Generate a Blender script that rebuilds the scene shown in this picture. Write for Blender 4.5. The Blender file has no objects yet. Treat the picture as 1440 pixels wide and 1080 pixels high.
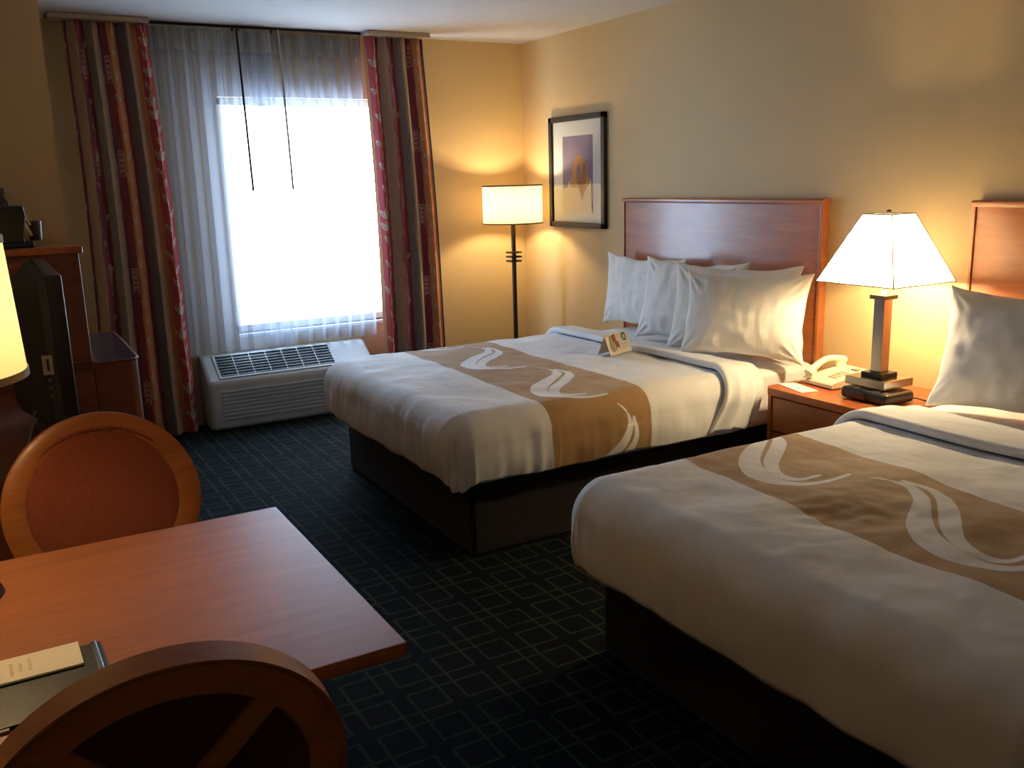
import bpy, bmesh, math, random
import numpy as np
from mathutils import Vector, Matrix, noise

random.seed(7)
S = bpy.context.scene
COL = S.collection
PI = math.pi
W, D, HC = 3.545, 5.981, 2.44          # headboard wall x, window wall y, ceiling height
XL, YN = -0.76, -1.3                   # left wall, wall behind the camera

# ------------------------------------------------------------------ helpers
def srgb(r, g, b):
    f = lambda c: (c / 12.92) if c <= 0.04045 else ((c + 0.055) / 1.055) ** 2.4
    return (f(r / 255), f(g / 255), f(b / 255), 1.0)

class NT:
    def __init__(s, name):
        s.m = bpy.data.materials.new(name); s.m.use_nodes = True
        s.t = s.m.node_tree; s.t.nodes.clear()
        s.out = s.n('ShaderNodeOutputMaterial')
    def n(s, typ, **kw):
        nd = s.t.nodes.new(typ)
        for k, v in kw.items(): setattr(nd, k, v)
        return nd
    def l(s, a, b): s.t.links.new(a, b)
    def set(s, sock, v):
        if hasattr(v, 'is_output') or isinstance(v, bpy.types.NodeSocket): s.l(v, sock)
        else: sock.default_value = v
    def math(s, op, a, b=0.0, c=None, clamp=False):
        nd = s.n('ShaderNodeMath', operation=op, use_clamp=clamp)
        s.set(nd.inputs[0], a); s.set(nd.inputs[1], b)
        if c is not None: s.set(nd.inputs[2], c)
        return nd.outputs[0]
    def mix(s, f, a, b):
        nd = s.n('ShaderNodeMix', data_type='RGBA')
        s.set(nd.inputs[0], f); s.set(nd.inputs[6], a); s.set(nd.inputs[7], b)
        return nd.outputs[2]
    def ramp(s, f, pts, interp='LINEAR'):
        nd = s.n('ShaderNodeValToRGB'); cr = nd.color_ramp; cr.interpolation = interp
        while len(cr.elements) < len(pts): cr.elements.new(0.5)
        for e, (p, c) in zip(cr.elements, pts): e.position = p; e.color = c
        s.set(nd.inputs[0], f); return nd.outputs[0]
    def coord(s, which='Object'):
        return s.n('ShaderNodeTexCoord').outputs[which]
    def mapping(s, v, scale=(1, 1, 1), rot=(0, 0, 0), loc=(0, 0, 0)):
        nd = s.n('ShaderNodeMapping'); s.l(v, nd.inputs[0])
        nd.inputs['Scale'].default_value = scale; nd.inputs['Rotation'].default_value = rot; nd.inputs['Location'].default_value = loc
        return nd.outputs[0]
    def noise(s, v, scale, detail=3, rough=0.5, dist=0.0):
        nd = s.n('ShaderNodeTexNoise'); s.l(v, nd.inputs['Vector'])
        nd.inputs['Scale'].default_value = scale; nd.inputs['Detail'].default_value = detail
        nd.inputs['Roughness'].default_value = rough; nd.inputs['Distortion'].default_value = dist
        return nd.outputs['Fac']
    def attr(s, name):
        return s.n('ShaderNodeAttribute', attribute_name=name).outputs['Fac']
    def bump(s, h, strength=0.3, dist=0.01):
        nd = s.n('ShaderNodeBump'); s.l(h, nd.inputs['Height'])
        nd.inputs['Strength'].default_value = strength; nd.inputs['Distance'].default_value = dist
        return nd.outputs[0]
    def bsdf(s, color, rough=0.5, metal=0.0, normal=None, coat=0.0, spec=0.5, sheen=0.0, **kw):
        b = s.n('ShaderNodeBsdfPrincipled')
        s.set(b.inputs['Base Color'], color); s.set(b.inputs['Roughness'], rough)
        b.inputs['Metallic'].default_value = metal
        b.inputs['Coat Weight'].default_value = coat; b.inputs['Coat Roughness'].default_value = 0.15
        b.inputs['Specular IOR Level'].default_value = spec
        b.inputs['Sheen Weight'].default_value = sheen
        if normal is not None: s.l(normal, b.inputs['Normal'])
        return b.outputs[0]
    def done(s, sh):
        s.l(sh, s.out.inputs['Surface']); return s.m

def plain(name, rgb, rough=0.5, metal=0.0, coat=0.0, bump=0.0, bscale=200, vary=0.0, spec=0.5):
    t = NT(name); c = t.coord()
    col = srgb(*rgb)
    if vary:
        f = t.noise(c, bscale * 0.15, 4)
        col = t.mix(f, srgb(*[v * (1 - vary) for v in rgb]), srgb(*[min(255, v * (1 + vary)) for v in rgb]))
    nrm = t.bump(t.noise(c, bscale, 2), bump, 0.002) if bump else None
    return t.done(t.bsdf(col, rough, metal, nrm, coat, spec))

def wood(name, dark, light, rough=0.32, axis=0, coat=0.25, grain=1.0):
    t = NT(name); c = t.coord()
    sc = [9.0, 9.0, 9.0]; sc[axis] = 0.9
    v = t.mapping(c, scale=tuple(sc))
    n1 = t.noise(v, 3.0 * grain, 8, 0.62, 0.6)
    sc2 = [70.0, 70.0, 70.0]; sc2[axis] = 3.0
    n2 = t.noise(t.mapping(c, scale=tuple(sc2)), 4.0, 3, 0.6)
    f = t.math('ADD', t.math('MULTIPLY', n1, 0.7), t.math('MULTIPLY', n2, 0.3))
    col = t.ramp(f, [(0.3, srgb(*dark)), (0.5, srgb(*[(a + b) / 2 for a, b in zip(dark, light)])), (0.72, srgb(*light))])
    r = t.math('ADD', t.math('MULTIPLY', n2, 0.12), rough - 0.05)
    return t.done(t.bsdf(col, r, 0, t.bump(n2, 0.06, 0.001), coat))

def fabric(name, rgb, rgb2=None, scale=500, bump=0.25, rough=0.85, wr=0.0):
    t = NT(name); c = t.coord()
    n = t.noise(c, scale, 2); big = t.noise(c, 9, 4)
    col = t.mix(t.math('MULTIPLY', n, 0.6), srgb(*rgb), srgb(*(rgb2 or [v * 0.86 for v in rgb])))
    h = n
    if wr: h = t.math('ADD', t.math('MULTIPLY', n, 0.1), t.math('MULTIPLY', t.noise(t.mapping(c, scale=(1, 1, 1)), 14, 5, 0.55, 0.8), wr))
    return t.done(t.bsdf(col, rough, 0, t.bump(h, bump, 0.01 if wr else 0.001), 0, 0.2, 0.15))

# ---- meshes
class MB:
    def __init__(s): s.bm = bmesh.new(); s.mi = 0
    def _f(s, faces):
        for f in faces: f.material_index = s.mi
    def box(s, a, b, bev=0.0, seg=2, mat=None):
        n0 = set(s.bm.faces)
        r = bmesh.ops.create_cube(s.bm, size=1.0)
        c = [(p + q) / 2 for p, q in zip(a, b)]; d = [abs(q - p) for p, q in zip(a, b)]
        for v in r['verts']:
            v.co = Vector((v.co.x * d[0] + c[0], v.co.y * d[1] + c[1], v.co.z * d[2] + c[2]))
        if bev > 0:
            es = list({e for v in r['verts'] for e in v.link_edges})
            bmesh.ops.bevel(s.bm, geom=es, offset=min(bev, min(d) * 0.49), segments=seg, profile=0.5, affect='EDGES')
        new = [f for f in s.bm.faces if f not in n0]
        if mat is not None:
            for v in {v for f in new for v in f.verts}: v.co = mat @ v.co
        s._f(new); return s
    def lathe(s, prof, seg=32, c=(0, 0, 0), mat=None, cap=False, a0=0.0):
        rings = []
        for r, z in prof:
            ring = [s.bm.verts.new((c[0] + r * math.cos(a0 + 2 * PI * i / seg), c[1] + r * math.sin(a0 + 2 * PI * i / seg), c[2] + z)) for i in range(seg)]
            rings.append(ring)
        fs = []
        for p, q in zip(rings, rings[1:]):
            for i in range(seg):
                j = (i + 1) % seg
                fs.append(s.bm.faces.new((p[i], p[j], q[j], q[i])))
        if cap:
            fs.append(s.bm.faces.new(list(reversed(rings[0])))); fs.append(s.bm.faces.new(rings[-1]))
        if mat is not None:
            for ring in rings:
                for v in ring: v.co = mat @ v.co
        s._f(fs); return s
    def tube(s, pts, r, seg=10, cap=True, flat=1.0):
        pts = [Vector(p) for p in pts]; n = len(pts)
        rr = r if hasattr(r, '__len__') else [r] * n
        rings = []; up = None
        for i, p in enumerate(pts):
            d = (pts[min(i + 1, n - 1)] - pts[max(i - 1, 0)]).normalized()
            if up is None:
                up = Vector((0, 0, 1)) if abs(d.z) < 0.9 else Vector((1, 0, 0))
            a = d.cross(up)
            if a.length < 1e-6: a = d.cross(Vector((0, 1, 0)))
            a.normalize(); b = a.cross(d).normalized(); up = b
            rings.append([s.bm.verts.new(p + (a * math.cos(2 * PI * k / seg) + b * math.sin(2 * PI * k / seg) * flat) * rr[i]) for k in range(seg)])
        fs = []
        for p, q in zip(rings, rings[1:]):
            for i in range(seg):
                j = (i + 1) % seg
                fs.append(s.bm.faces.new((p[i], p[j], q[j], q[i])))
        if cap:
            fs.append(s.bm.faces.new(list(reversed(rings[0])))); fs.append(s.bm.faces.new(rings[-1]))
        s._f(fs); return s
    def prism(s, poly, z0, z1, mat=None, bev=0.0):
        """poly in xy, extruded z0..z1"""
        n0 = set(s.bm.faces)
        lo = [s.bm.verts.new((x, y, z0)) for x, y in poly]; hi = [s.bm.verts.new((x, y, z1)) for x, y in poly]
        n = len(poly)
        s.bm.faces.new(list(reversed(lo))); s.bm.faces.new(hi)
        for i in range(n):
            j = (i + 1) % n; s.bm.faces.new((lo[i], lo[j], hi[j], hi[i]))
        if bev > 0:
            es = [e for e in {e for v in lo + hi for e in v.link_edges}]
            bmesh.ops.bevel(s.bm, geom=es, offset=bev, segments=2, profile=0.5, affect='EDGES')
        new = [f for f in s.bm.faces if f not in n0]
        if mat is not None:
            for v in {v for f in new for v in f.verts}: v.co = mat @ v.co
        s._f(new); return s
    def quad(s, *ps):
        s._f([s.bm.faces.new([s.bm.verts.new(p) for p in ps])]); return s
    def build(s, name, mats, parent=None, smooth=True, loc=None, angle=35):
        bmesh.ops.recalc_face_normals(s.bm, faces=s.bm.faces)
        me = bpy.data.meshes.new(name); s.bm.to_mesh(me); s.bm.free()
        obj_ = link(name, me, mats, parent, smooth, angle)
        if smooth:
            mod_ = obj_.modifiers.new('normals', 'WEIGHTED_NORMAL'); mod_.keep_sharp = True
        return obj_

def link(name, me, mats, parent=None, smooth=True, angle=35):
    for m in (mats if isinstance(mats, (list, tuple)) else [mats]): me.materials.append(m)
    if smooth:
        for p in me.polygons: p.use_smooth = True
        if angle < 170: me.set_sharp_from_angle(angle=math.radians(angle))
    o = bpy.data.objects.new(name, me); COL.objects.link(o)
    if parent is not None: o.parent = parent
    return o

def grid_mesh(name, P, mats, parent=None, attrs=None, matidx=None, closed_u=False, smooth=True):
    """P: (nu, nv, 3) array"""
    nu, nv, _ = P.shape
    me = bpy.data.meshes.new(name)
    idx = np.arange(nu * nv).reshape(nu, nv)
    if closed_u: idx = np.vstack([idx, idx[:1]])
    q = np.stack([idx[:-1, :-1], idx[1:, :-1], idx[1:, 1:], idx[:-1, 1:]], -1).reshape(-1, 4)
    me.from_pydata(P.reshape(-1, 3).tolist(), [], q.tolist())
    for k, a in (attrs or {}).items():
        at = me.attributes.new(k, 'FLOAT', 'POINT'); at.data.foreach_set('value', np.asarray(a, dtype=np.float32).ravel())
    me.update()
    return link(name, me, mats, parent, smooth, 180)

def thing(name, label, cat, loc=(0, 0, 0), group=None):
    o = bpy.data.objects.new(name, None); COL.objects.link(o)
    o.location = loc; o.empty_display_size = 0.1
    o['label'] = label; o['category'] = cat
    if group: o['group'] = group
    return o
def tag(o, label, cat, group=None):
    o['label'] = label; o['category'] = cat
    if group: o['group'] = group
    return o
def struct(o):
    o['kind'] = 'structure'; return o
def adopt(root, *parts):
    """parts were modelled in world space: keep them there under a root that stands at its base"""
    for p in parts:
        p.parent = root; p.matrix_parent_inverse = Matrix.Translation(-Vector(root.location))

def fbm(p, s, o=3):
    return noise.fractal(Vector(p) * s, 0.6, 2.0, o)

def sdf_poly(px, py, poly):
    """signed distance (negative inside) of points to polygon"""
    poly = np.asarray(poly, float); n = len(poly)
    d = np.full(px.shape, 1e9); inside = np.zeros(px.shape, bool)
    for i in range(n):
        ax, ay = poly[i]; bx, by = poly[(i + 1) % n]
        ex, ey = bx - ax, by - ay; wx, wy = px - ax, py - ay
        t = np.clip((wx * ex + wy * ey) / (ex * ex + ey * ey + 1e-12), 0, 1)
        d = np.minimum(d, np.hypot(wx - ex * t, wy - ey * t))
        c = ((ay > py) != (by > py))
        with np.errstate(divide='ignore', invalid='ignore'):
            xi = ax + (py - ay) * ex / (ey if abs(ey) > 1e-12 else 1e-12)
        inside ^= c & (px < xi)
    return np.where(inside, -d, d)

# ------------------------------------------------------------------ materials
M = {}
M['wood'] = wood('cherry_wood', (150, 74, 34), (196, 112, 58), 0.30, 1)
M['wood_x'] = wood('cherry_wood_x', (146, 86, 52), (180, 114, 74), 0.36, 0, 0.0)
M['wood_head'] = wood('cherry_wood_headboard', (150, 84, 44), (186, 114, 64), 0.34, 1, 0.3)
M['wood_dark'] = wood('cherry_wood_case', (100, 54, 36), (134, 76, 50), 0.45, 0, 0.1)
M['wood_chair'] = wood('chair_wood', (144, 84, 42), (178, 112, 60), 0.34, 0, 0.2)
M['black'] = plain('black_plastic', (22, 22, 24), 0.3)
M['black_matte'] = plain('black_matte', (30, 31, 34), 0.55)
M['tv_grey'] = plain('tv_shell', (40, 43, 46), 0.5, bump=0.1, bscale=500)
M['bronze'] = plain('dark_bronze', (52, 38, 28), 0.4, 0.6)
M['chrome'] = plain('brushed_nickel', (190, 186, 178), 0.22, 1.0)
M['cream_plastic'] = plain('cream_plastic', (226, 218, 190), 0.4)
M['white_paper'] = plain('white_paper', (238, 236, 228), 0.7)
M['ptac'] = plain('offwhite_plastic', (172, 176, 178), 0.45, bump=0.05, bscale=400)
M['ptac_dark'] = plain('grille_void', (20, 22, 24), 0.7)
M['ptac_slat'] = plain('grille_slat', (84, 90, 94), 0.5)
M['base_cloth'] = fabric('bed_base_cloth', (19, 15, 14), (14, 11, 11))
M['vinyl'] = plain('window_vinyl', (225, 228, 230), 0.4)
M['rail'] = plain('track_beige', (166, 150, 138), 0.5)
M['dark_metal'] = plain('dark_metal', (34, 32, 32), 0.45, 0.7)

# painted wallpaper wall
t = NT('wall_paint'); c = t.coord()
f = t.noise(c, 3, 3); f2 = t.noise(t.mapping(c, scale=(1, 1, 6)), 90, 2)
M['wall'] = t.done(t.bsdf(t.mix(f, srgb(203, 176, 130), srgb(211, 185, 139)), 0.6, 0, t.bump(f2, 0.12, 0.004), 0, 0.35))
t = NT('ceiling_texture'); c = t.coord()
f = t.noise(c, 120, 4, 0.7)
M['ceiling'] = t.done(t.bsdf(t.mix(f, srgb(188, 184, 180), srgb(208, 205, 202)), 0.9, 0, t.bump(f, 0.6, 0.01)))

# carpet: offset squares joined by little boxes at every second crossing
def carpet():
    t = NT('carpet'); c = t.n('ShaderNodeSeparateXYZ'); t.l(t.coord(), c.inputs[0])
    wob = t.noise(t.coord(), 60, 2)
    wv = t.math('MULTIPLY', t.math('SUBTRACT', wob, 0.5), 0.012)
    P = 0.1555; HW = 0.0505; LW = 0.0047
    def axis(s, off):
        u = t.math('DIVIDE', t.math('SUBTRACT', t.math('ADD', s, wv), off), P)
        i = t.math('ROUND', u)
        d = t.math('MULTIPLY', t.math('SUBTRACT', u, i), P)      # signed from square centre
        g = t.math('FLOOR', u)                                   # gap index
        gd = t.math('MULTIPLY', t.math('SUBTRACT', t.math('SUBTRACT', u, g), 0.5), P)   # signed from crossing centre
        return t.math('ABSOLUTE', d), t.math('ABSOLUTE', gd), g
    ax, gx, ix = axis(c.outputs[0], 1.1315)
    ay, gy, iy = axis(c.outputs[1], 2.2685)
    def box(a, b, h):
        e = t.math('SUBTRACT', t.math('MAXIMUM', a, b), h)
        return t.math('LESS_THAN', t.math('ABSOLUTE', e), LW)
    sq = box(ax, ay, HW)
    par = t.math('MODULO', t.math('ADD', t.math('ADD', ix, iy), 1001.0), 2.0)
    par = t.math('LESS_THAN', par, 0.5)
    sb = t.math('MULTIPLY', box(gx, gy, P / 2 - HW), par)
    # lines run on through the joined crossings only, as short ticks
    line = t.math('MAXIMUM', sq, sb)
    n = t.noise(t.coord(), 380, 3); n2 = t.noise(t.coord(), 30, 3)
    line = t.math('MULTIPLY', line, t.math('ADD', 0.45, t.math('MULTIPLY', n, 0.9)), clamp=True)
    base = t.mix(n, srgb(5, 10, 15), srgb(10, 19, 27))
    lc = t.mix(n2, srgb(42, 54, 40), srgb(54, 64, 42))
    col = t.mix(line, base, lc)
    return t.done(t.bsdf(col, 0.9, 0, t.bump(n, 0.6, 0.004), 0, 0.08, 0.0))
M['carpet'] = carpet()

def bedding_mat(name, motif):
    t = NT(name); c = t.coord()
    n = t.noise(c, 420, 2); wr = t.noise(c, 7, 5, 0.5, 1.2)
    white = t.mix(n, srgb(229, 230, 232), srgb(218, 219, 222))
    col = white
    if motif:
        tan = t.mix(n, srgb(168, 134, 92), srgb(150, 117, 78))
        def sm(a): return t.math('MULTIPLY_ADD', t.attr(a), -400.0, 0.5, clamp=True)
        band = sm('band'); mo = sm('motif')
        col = t.mix(band, white, tan)
        col = t.mix(t.math('MULTIPLY', band, mo), col, white)
    h = t.math('ADD', t.math('MULTIPLY', n, 0.03), wr)
    return t.done(t.bsdf(col, 0.8, 0, t.bump(h, 0.11, 0.02), 0, 0.2, 0.2))
M['comforter'] = bedding_mat('comforter_cloth', True)
M['sheet'] = bedding_mat('sheet_cloth', False)
def pillow_mat():
    t = NT('pillow_cloth'); c = t.coord()
    n = t.noise(c, 500, 2); wr = t.noise(t.mapping(c, scale=(1, 1, 1)), 10, 5, 0.5, 1.6)
    return t.done(t.bsdf(t.mix(n, srgb(236, 234, 230), srgb(226, 223, 218)), 0.8, 0, t.bump(wr, 0.10, 0.02), 0, 0.2, 0.2))
M['pillow'] = pillow_mat()

def shade_mat(name, rgb, trans=0.75):
    t = NT(name); c = t.coord(); n = t.noise(c, 300, 2)
    col = t.mix(n, srgb(*rgb), srgb(*[v * 0.96 for v in rgb]))
    d = t.n('ShaderNodeBsdfDiffuse'); t.l(col, d.inputs[0])
    tr = t.n('ShaderNodeBsdfTranslucent'); t.l(col, tr.inputs[0])
    m = t.n('ShaderNodeMixShader'); m.inputs[0].default_value = trans
    t.l(d.outputs[0], m.inputs[1]); t.l(tr.outputs[0], m.inputs[2])
    return t.done(m.outputs[0])
M['shade'] = shade_mat('lamp_shade_cloth', (244, 226, 188), 0.38)
M['shade_white'] = shade_mat('lamp_shade_white', (252, 248, 238), 0.65)
M['shade_trim'] = plain('shade_trim', (70, 58, 44), 0.8)
M['shade_trim_light'] = plain('shade_trim_light', (196, 180, 140), 0.8)

def sheer_mat(name, transp, tint=(226, 232, 238)):
    t = NT(name); c = t.coord()
    n = t.noise(c, 700, 1)
    col = srgb(*tint)
    d = t.n('ShaderNodeBsdfDiffuse'); d.inputs[0].default_value = col
    tr = t.n('ShaderNodeBsdfTranslucent'); tr.inputs[0].default_value = col
    m = t.n('ShaderNodeMixShader'); m.inputs[0].default_value = 0.5
    t.l(d.outputs[0], m.inputs[1]); t.l(tr.outputs[0], m.inputs[2])
    tp = t.n('ShaderNodeBsdfTransparent'); tp.inputs[0].default_value = (1, 1, 1, 1)
    m2 = t.n('ShaderNodeMixShader')
    # a woven voile hides more when seen edge-on through its folds
    lw = t.n('ShaderNodeLayerWeight'); lw.inputs[0].default_value = 0.35
    f = t.math('MULTIPLY', t.math('SUBTRACT', 1.0, lw.outputs['Facing']), transp)
    f = t.math('ADD', f, t.math('MULTIPLY', t.math('SUBTRACT', n, 0.5), 0.15), clamp=True)
    t.l(f, m2.inputs[0]); t.l(m.outputs[0], m2.inputs[1]); t.l(tp.outputs[0], m2.inputs[2])
    return t.done(m2.outputs[0])
M['sheer'] = sheer_mat('sheer_voile', 0.70, (172, 176, 190))
M['sheer_head'] = sheer_mat('sheer_heading', 0.25, (188, 184, 174))

t = NT('window_glass')
g = t.n('ShaderNodeBsdfGlossy'); g.inputs['Roughness'].default_value = 0.02
tp = t.n('ShaderNodeBsdfTransparent'); tp.inputs[0].default_value = (0.95, 0.98, 0.97, 1)
m = t.n('ShaderNodeMixShader'); m.inputs[0].default_value = 0.06
t.l(tp.outputs[0], m.inputs[1]); t.l(g.outputs[0], m.inputs[2])
M['glass'] = t.done(m.outputs[0])

t = NT('picture_glass')
g = t.n('ShaderNodeBsdfGlossy'); g.inputs['Roughness'].default_value = 0.03
tp = t.n('ShaderNodeBsdfTransparent')
m = t.n('ShaderNodeMixShader'); m.inputs[0].default_value = .07
t.l(tp.outputs[0], m.inputs[1]); t.l(g.outputs[0], m.inputs[2])
M['pic_glass'] = t.done(m.outputs[0])

# ------------------------------------------------------------------ room shell
WX0, WX1, WZ0, WZ1 = 1.365, 2.62, 0.565, 2.04
def slab(name, a, b, mat, holes=None):
    mb = MB(); mb.box(a, b); return struct(mb.build(name, mat, smooth=False))
slab('floor', (XL - .1, YN - .1, -.1), (W + .1, D + .25, 0), M['carpet'])
slab('ceiling', (XL - .1, YN - .1, HC), (W + .1, D + .25, HC + .1), M['ceiling'])
slab('wall_right', (W, YN - .1, 0), (W + .1, D + .25, HC), M['wall'])
slab('wall_left', (XL - .1, YN - .1, 0), (XL, D + .25, HC), M['wall'])
slab('wall_near', (XL, YN - .1, 0), (W, YN, HC), M['wall'])
BX, BY = 0.346, 4.62
slab('wall_alcove', (XL, BY, 0), (BX, D + .25, HC), M['wall'])
mb = MB()
mb.box((BX, D, 0), (WX0, D + .2, HC)); mb.box((WX1, D, 0), (W, D + .2, HC))
mb.box((WX0, D, 0), (WX1, D + .2, WZ0)); mb.box((WX0, D, WZ1), (WX1, D + .2, HC))
struct(mb.build('wall_far', M['wall'], smooth=False))

# window: vinyl frame, pane, latches, sill
mb = MB(); fw = 0.045; y0, y1 = D + 0.07, D + 0.13
mb.box((WX0, y0, WZ0), (WX0 + fw, y1, WZ1), .004); mb.box((WX1 - fw, y0, WZ0), (WX1, y1, WZ1), .004)
mb.box((WX0, y0, WZ0), (WX1, y1, WZ0 + fw), .004); mb.box((WX0, y0, WZ1 - fw), (WX1, y1, WZ1), .004)
win = struct(mb.build('window_1', M['vinyl']))
mb = MB(); mb.box((WX0 + fw, D + .097, WZ0 + fw), (WX1 - fw, D + .101, WZ1 - fw)); mb.build('pane', M['glass'], win, smooth=False)
for z in (WZ0 + .03, WZ1 - .05):
    mb = MB(); mb.box((1.64, D + .04, z), (1.68, D + .07, z + .018), .004); mb.build('latch', M['dark_metal'], win)
mb = MB(); mb.box((WX0, D - .012, WZ0 - .022), (WX1, D + .07, WZ0), .004); mb.build('window_sill', M['vinyl'], win)

# ------------------------------------------------------------------ curtain track and curtains
tr = thing('curtain_track', 'beige ceiling curtain track with thin dark rail above the window curtains', 'curtain track', (1.6, 5.84, HC))
mb = MB(); mb.box((.47, 5.74, 2.412), (.985, 5.90, 2.438), .004); a = mb.build('cover_strip', M['rail'])
mb = MB(); mb.box((2.285, 5.74, 2.412), (2.72, 5.90, 2.438), .004); b = mb.build('cover_strip', M['rail'])
mb = MB(); mb.box((.97, 5.855, 2.425), (2.30, 5.875, 2.438), .002); c_ = mb.build('rail', M['dark_metal'])
adopt(tr, a, b, c_)
parts = []
for x in (1.464, 1.50, 1.70):
    mb = MB(); mb.box((x, 5.845, 2.405), (x + .012, 5.87, 2.428), .002); parts.append(mb.build('carrier', M['dark_metal']))
adopt(tr, *parts)

def fold_curve(x0, x1, nf, amp, n, phase=0.0, seed=0, sharp=0.0):
    """returns x, dy, arc length u along a pleated curtain seen from above"""
    rnd = random.Random(seed)
    off = [rnd.uniform(-.35, .35) for _ in range(int(nf) + 3)]
    am = [rnd.uniform(.75, 1.2) for _ in range(int(nf) + 3)]
    tt = np.linspace(0, 1, n); ph = tt * nf
    k = np.floor(ph).astype(int); fr = ph - k
    A = np.array(am)[k] * (1 - fr) + np.array(am)[np.minimum(k + 1, len(am) - 1)] * fr
    o = np.array(off)[k] * (1 - fr) + np.array(off)[np.minimum(k + 1, len(am) - 1)] * fr
    a = 2 * PI * ph + phase + o
    x = x0 + (x1 - x0) * tt + amp * 0.35 * np.sin(2 * a) * 0.5
    y = amp * A * (np.sin(a) + sharp * np.sin(3 * a))
    u = np.concatenate([[0], np.cumsum(np.hypot(np.diff(x), np.diff(y)))])
    return x, y, u

# curtain cloth: woven stripes with a leafy vine and little framed tickets
STR = [(.055, 'or'), (.125, 'red'), (.012, 'pur'), (.085, 'tan'), (.014, 'pur'), (.100, 'mar'), (.060, 'grn'), (.070, 'tan'),
       (.018, 'pur'), (.060, 'mar'), (.080, 'or'), (.035, 'mar'), (.075, 'dgr'), (.040, 'tan')]
PER = sum(w for w, _ in STR)
SC = {'or': (212, 150, 104), 'red': (186, 78, 82), 'pur': (120, 88, 120), 'tan': (192, 166, 142), 'mar': (152, 70, 82), 'grn': (144, 140, 130), 'dgr': (112, 106, 108)}
def stripe_x(k):
    return sum(w for w, _ in STR[:k])
def leaf_poly(cx, cy, ang, L, Wd, n=7):
    out = []
    for s in (1, -1):
        for i in range(n):
            q = i / (n - 1) if s > 0 else 1 - i / (n - 1)
            w = Wd * math.sin(PI * q) ** .8 * (1 - .3 * q)
            x, y = q * L, s * w
            out.append((cx + x * math.cos(ang) - y * math.sin(ang), cy + x * math.sin(ang) + y * math.cos(ang)))
    return out
def curtain_marks(U, Z, seed):
    """U,Z arrays (nu,nv). returns outline distance and leaf fill distance"""
    rnd = random.Random(seed); line = np.full(U.shape, 9.0); fill = np.full(U.shape, 9.0)
    umax = U.max()
    def put(poly, filled=True, w=.0022):
        nonlocal line, fill
        p = np.array(poly); lo = p.min(0) - .02; hi = p.max(0) + .02
        i0, i1 = np.searchsorted(U[:, 0], [lo[0], hi[0]]); zc = Z[0]
        j0, j1 = np.searchsorted(zc, [lo[1], hi[1]])
        if i1 <= i0 or j1 <= j0: return
        s = np.s_[i0:i1, j0:j1]
        d = sdf_poly(U[s], Z[s], poly)
        line[s] = np.minimum(line[s], np.abs(d) - w)
        if filled: fill[s] = np.minimum(fill[s], d)
    def seg(a, b, w=.0022):
        nonlocal line
        lo = (min(a[0], b[0]) - .02, min(a[1], b[1]) - .02); hi = (max(a[0], b[0]) + .02, max(a[1], b[1]) + .02)
        i0, i1 = np.searchsorted(U[:, 0], [lo[0], hi[0]]); j0, j1 = np.searchsorted(Z[0], [lo[1], hi[1]])
        if i1 <= i0 or j1 <= j0: return
        s = np.s_[i0:i1, j0:j1]
        ex, ey = b[0] - a[0], b[1] - a[1]; wx, wy = U[s] - a[0], Z[s] - a[1]
        t_ = np.clip((wx * ex + wy * ey) / (ex * ex + ey * ey + 1e-12), 0, 1)
        line[s] = np.minimum(line[s], np.hypot(wx - ex * t_, wy - ey * t_) - w)
    for rep in range(-1, int(umax / PER) + 2):
        b = rep * PER - .02
        # vine on the red stripe (1), smaller on maroon (5) and flowers on orange (10)
        for k, L, step, sp in ((1, .066, .082, 0), (5, .044, .16, .5), (10, .046, .12, .2)):
            cx = b + stripe_x(k) + STR[k][0] / 2; z = .02 + sp * .1; side = 1; prev = None
            while z < 2.42:
                x = cx + .014 * math.sin(z * 14 + rep)
                if prev is not None and k != 10: seg(prev, (x, z))
                prev = (x, z)
                if k == 1 and rnd.random() < .28:
                    for da in (-.75, 0, .75): put(leaf_poly(x, z, PI / 2 + da, L * 1.1, .015))
                else:
                    put(leaf_poly(x, z, PI / 2 - side * rnd.uniform(.5, .95), L * rnd.uniform(.85, 1.1), .014))
                side = -side; z += step * rnd.uniform(.8, 1.15)
        # tickets
        for k in (5, 9):
            cx = b + stripe_x(k) + STR[k][0] / 2; z = rnd.uniform(.1, .4)
            while z < 2.3:
                w, h = .020, .14
                put([(cx - w, z), (cx + w, z), (cx + w, z + h), (cx - w, z + h)], False)
                for q in range(4):
                    zz = z + .020 + q * .030
                    put([(cx - .008, zz), (cx + .008, zz), (cx + .008, zz + .014), (cx - .008, zz + .014)], False, .002)
                z += rnd.uniform(.45, .7)
    return line, fill
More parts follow.
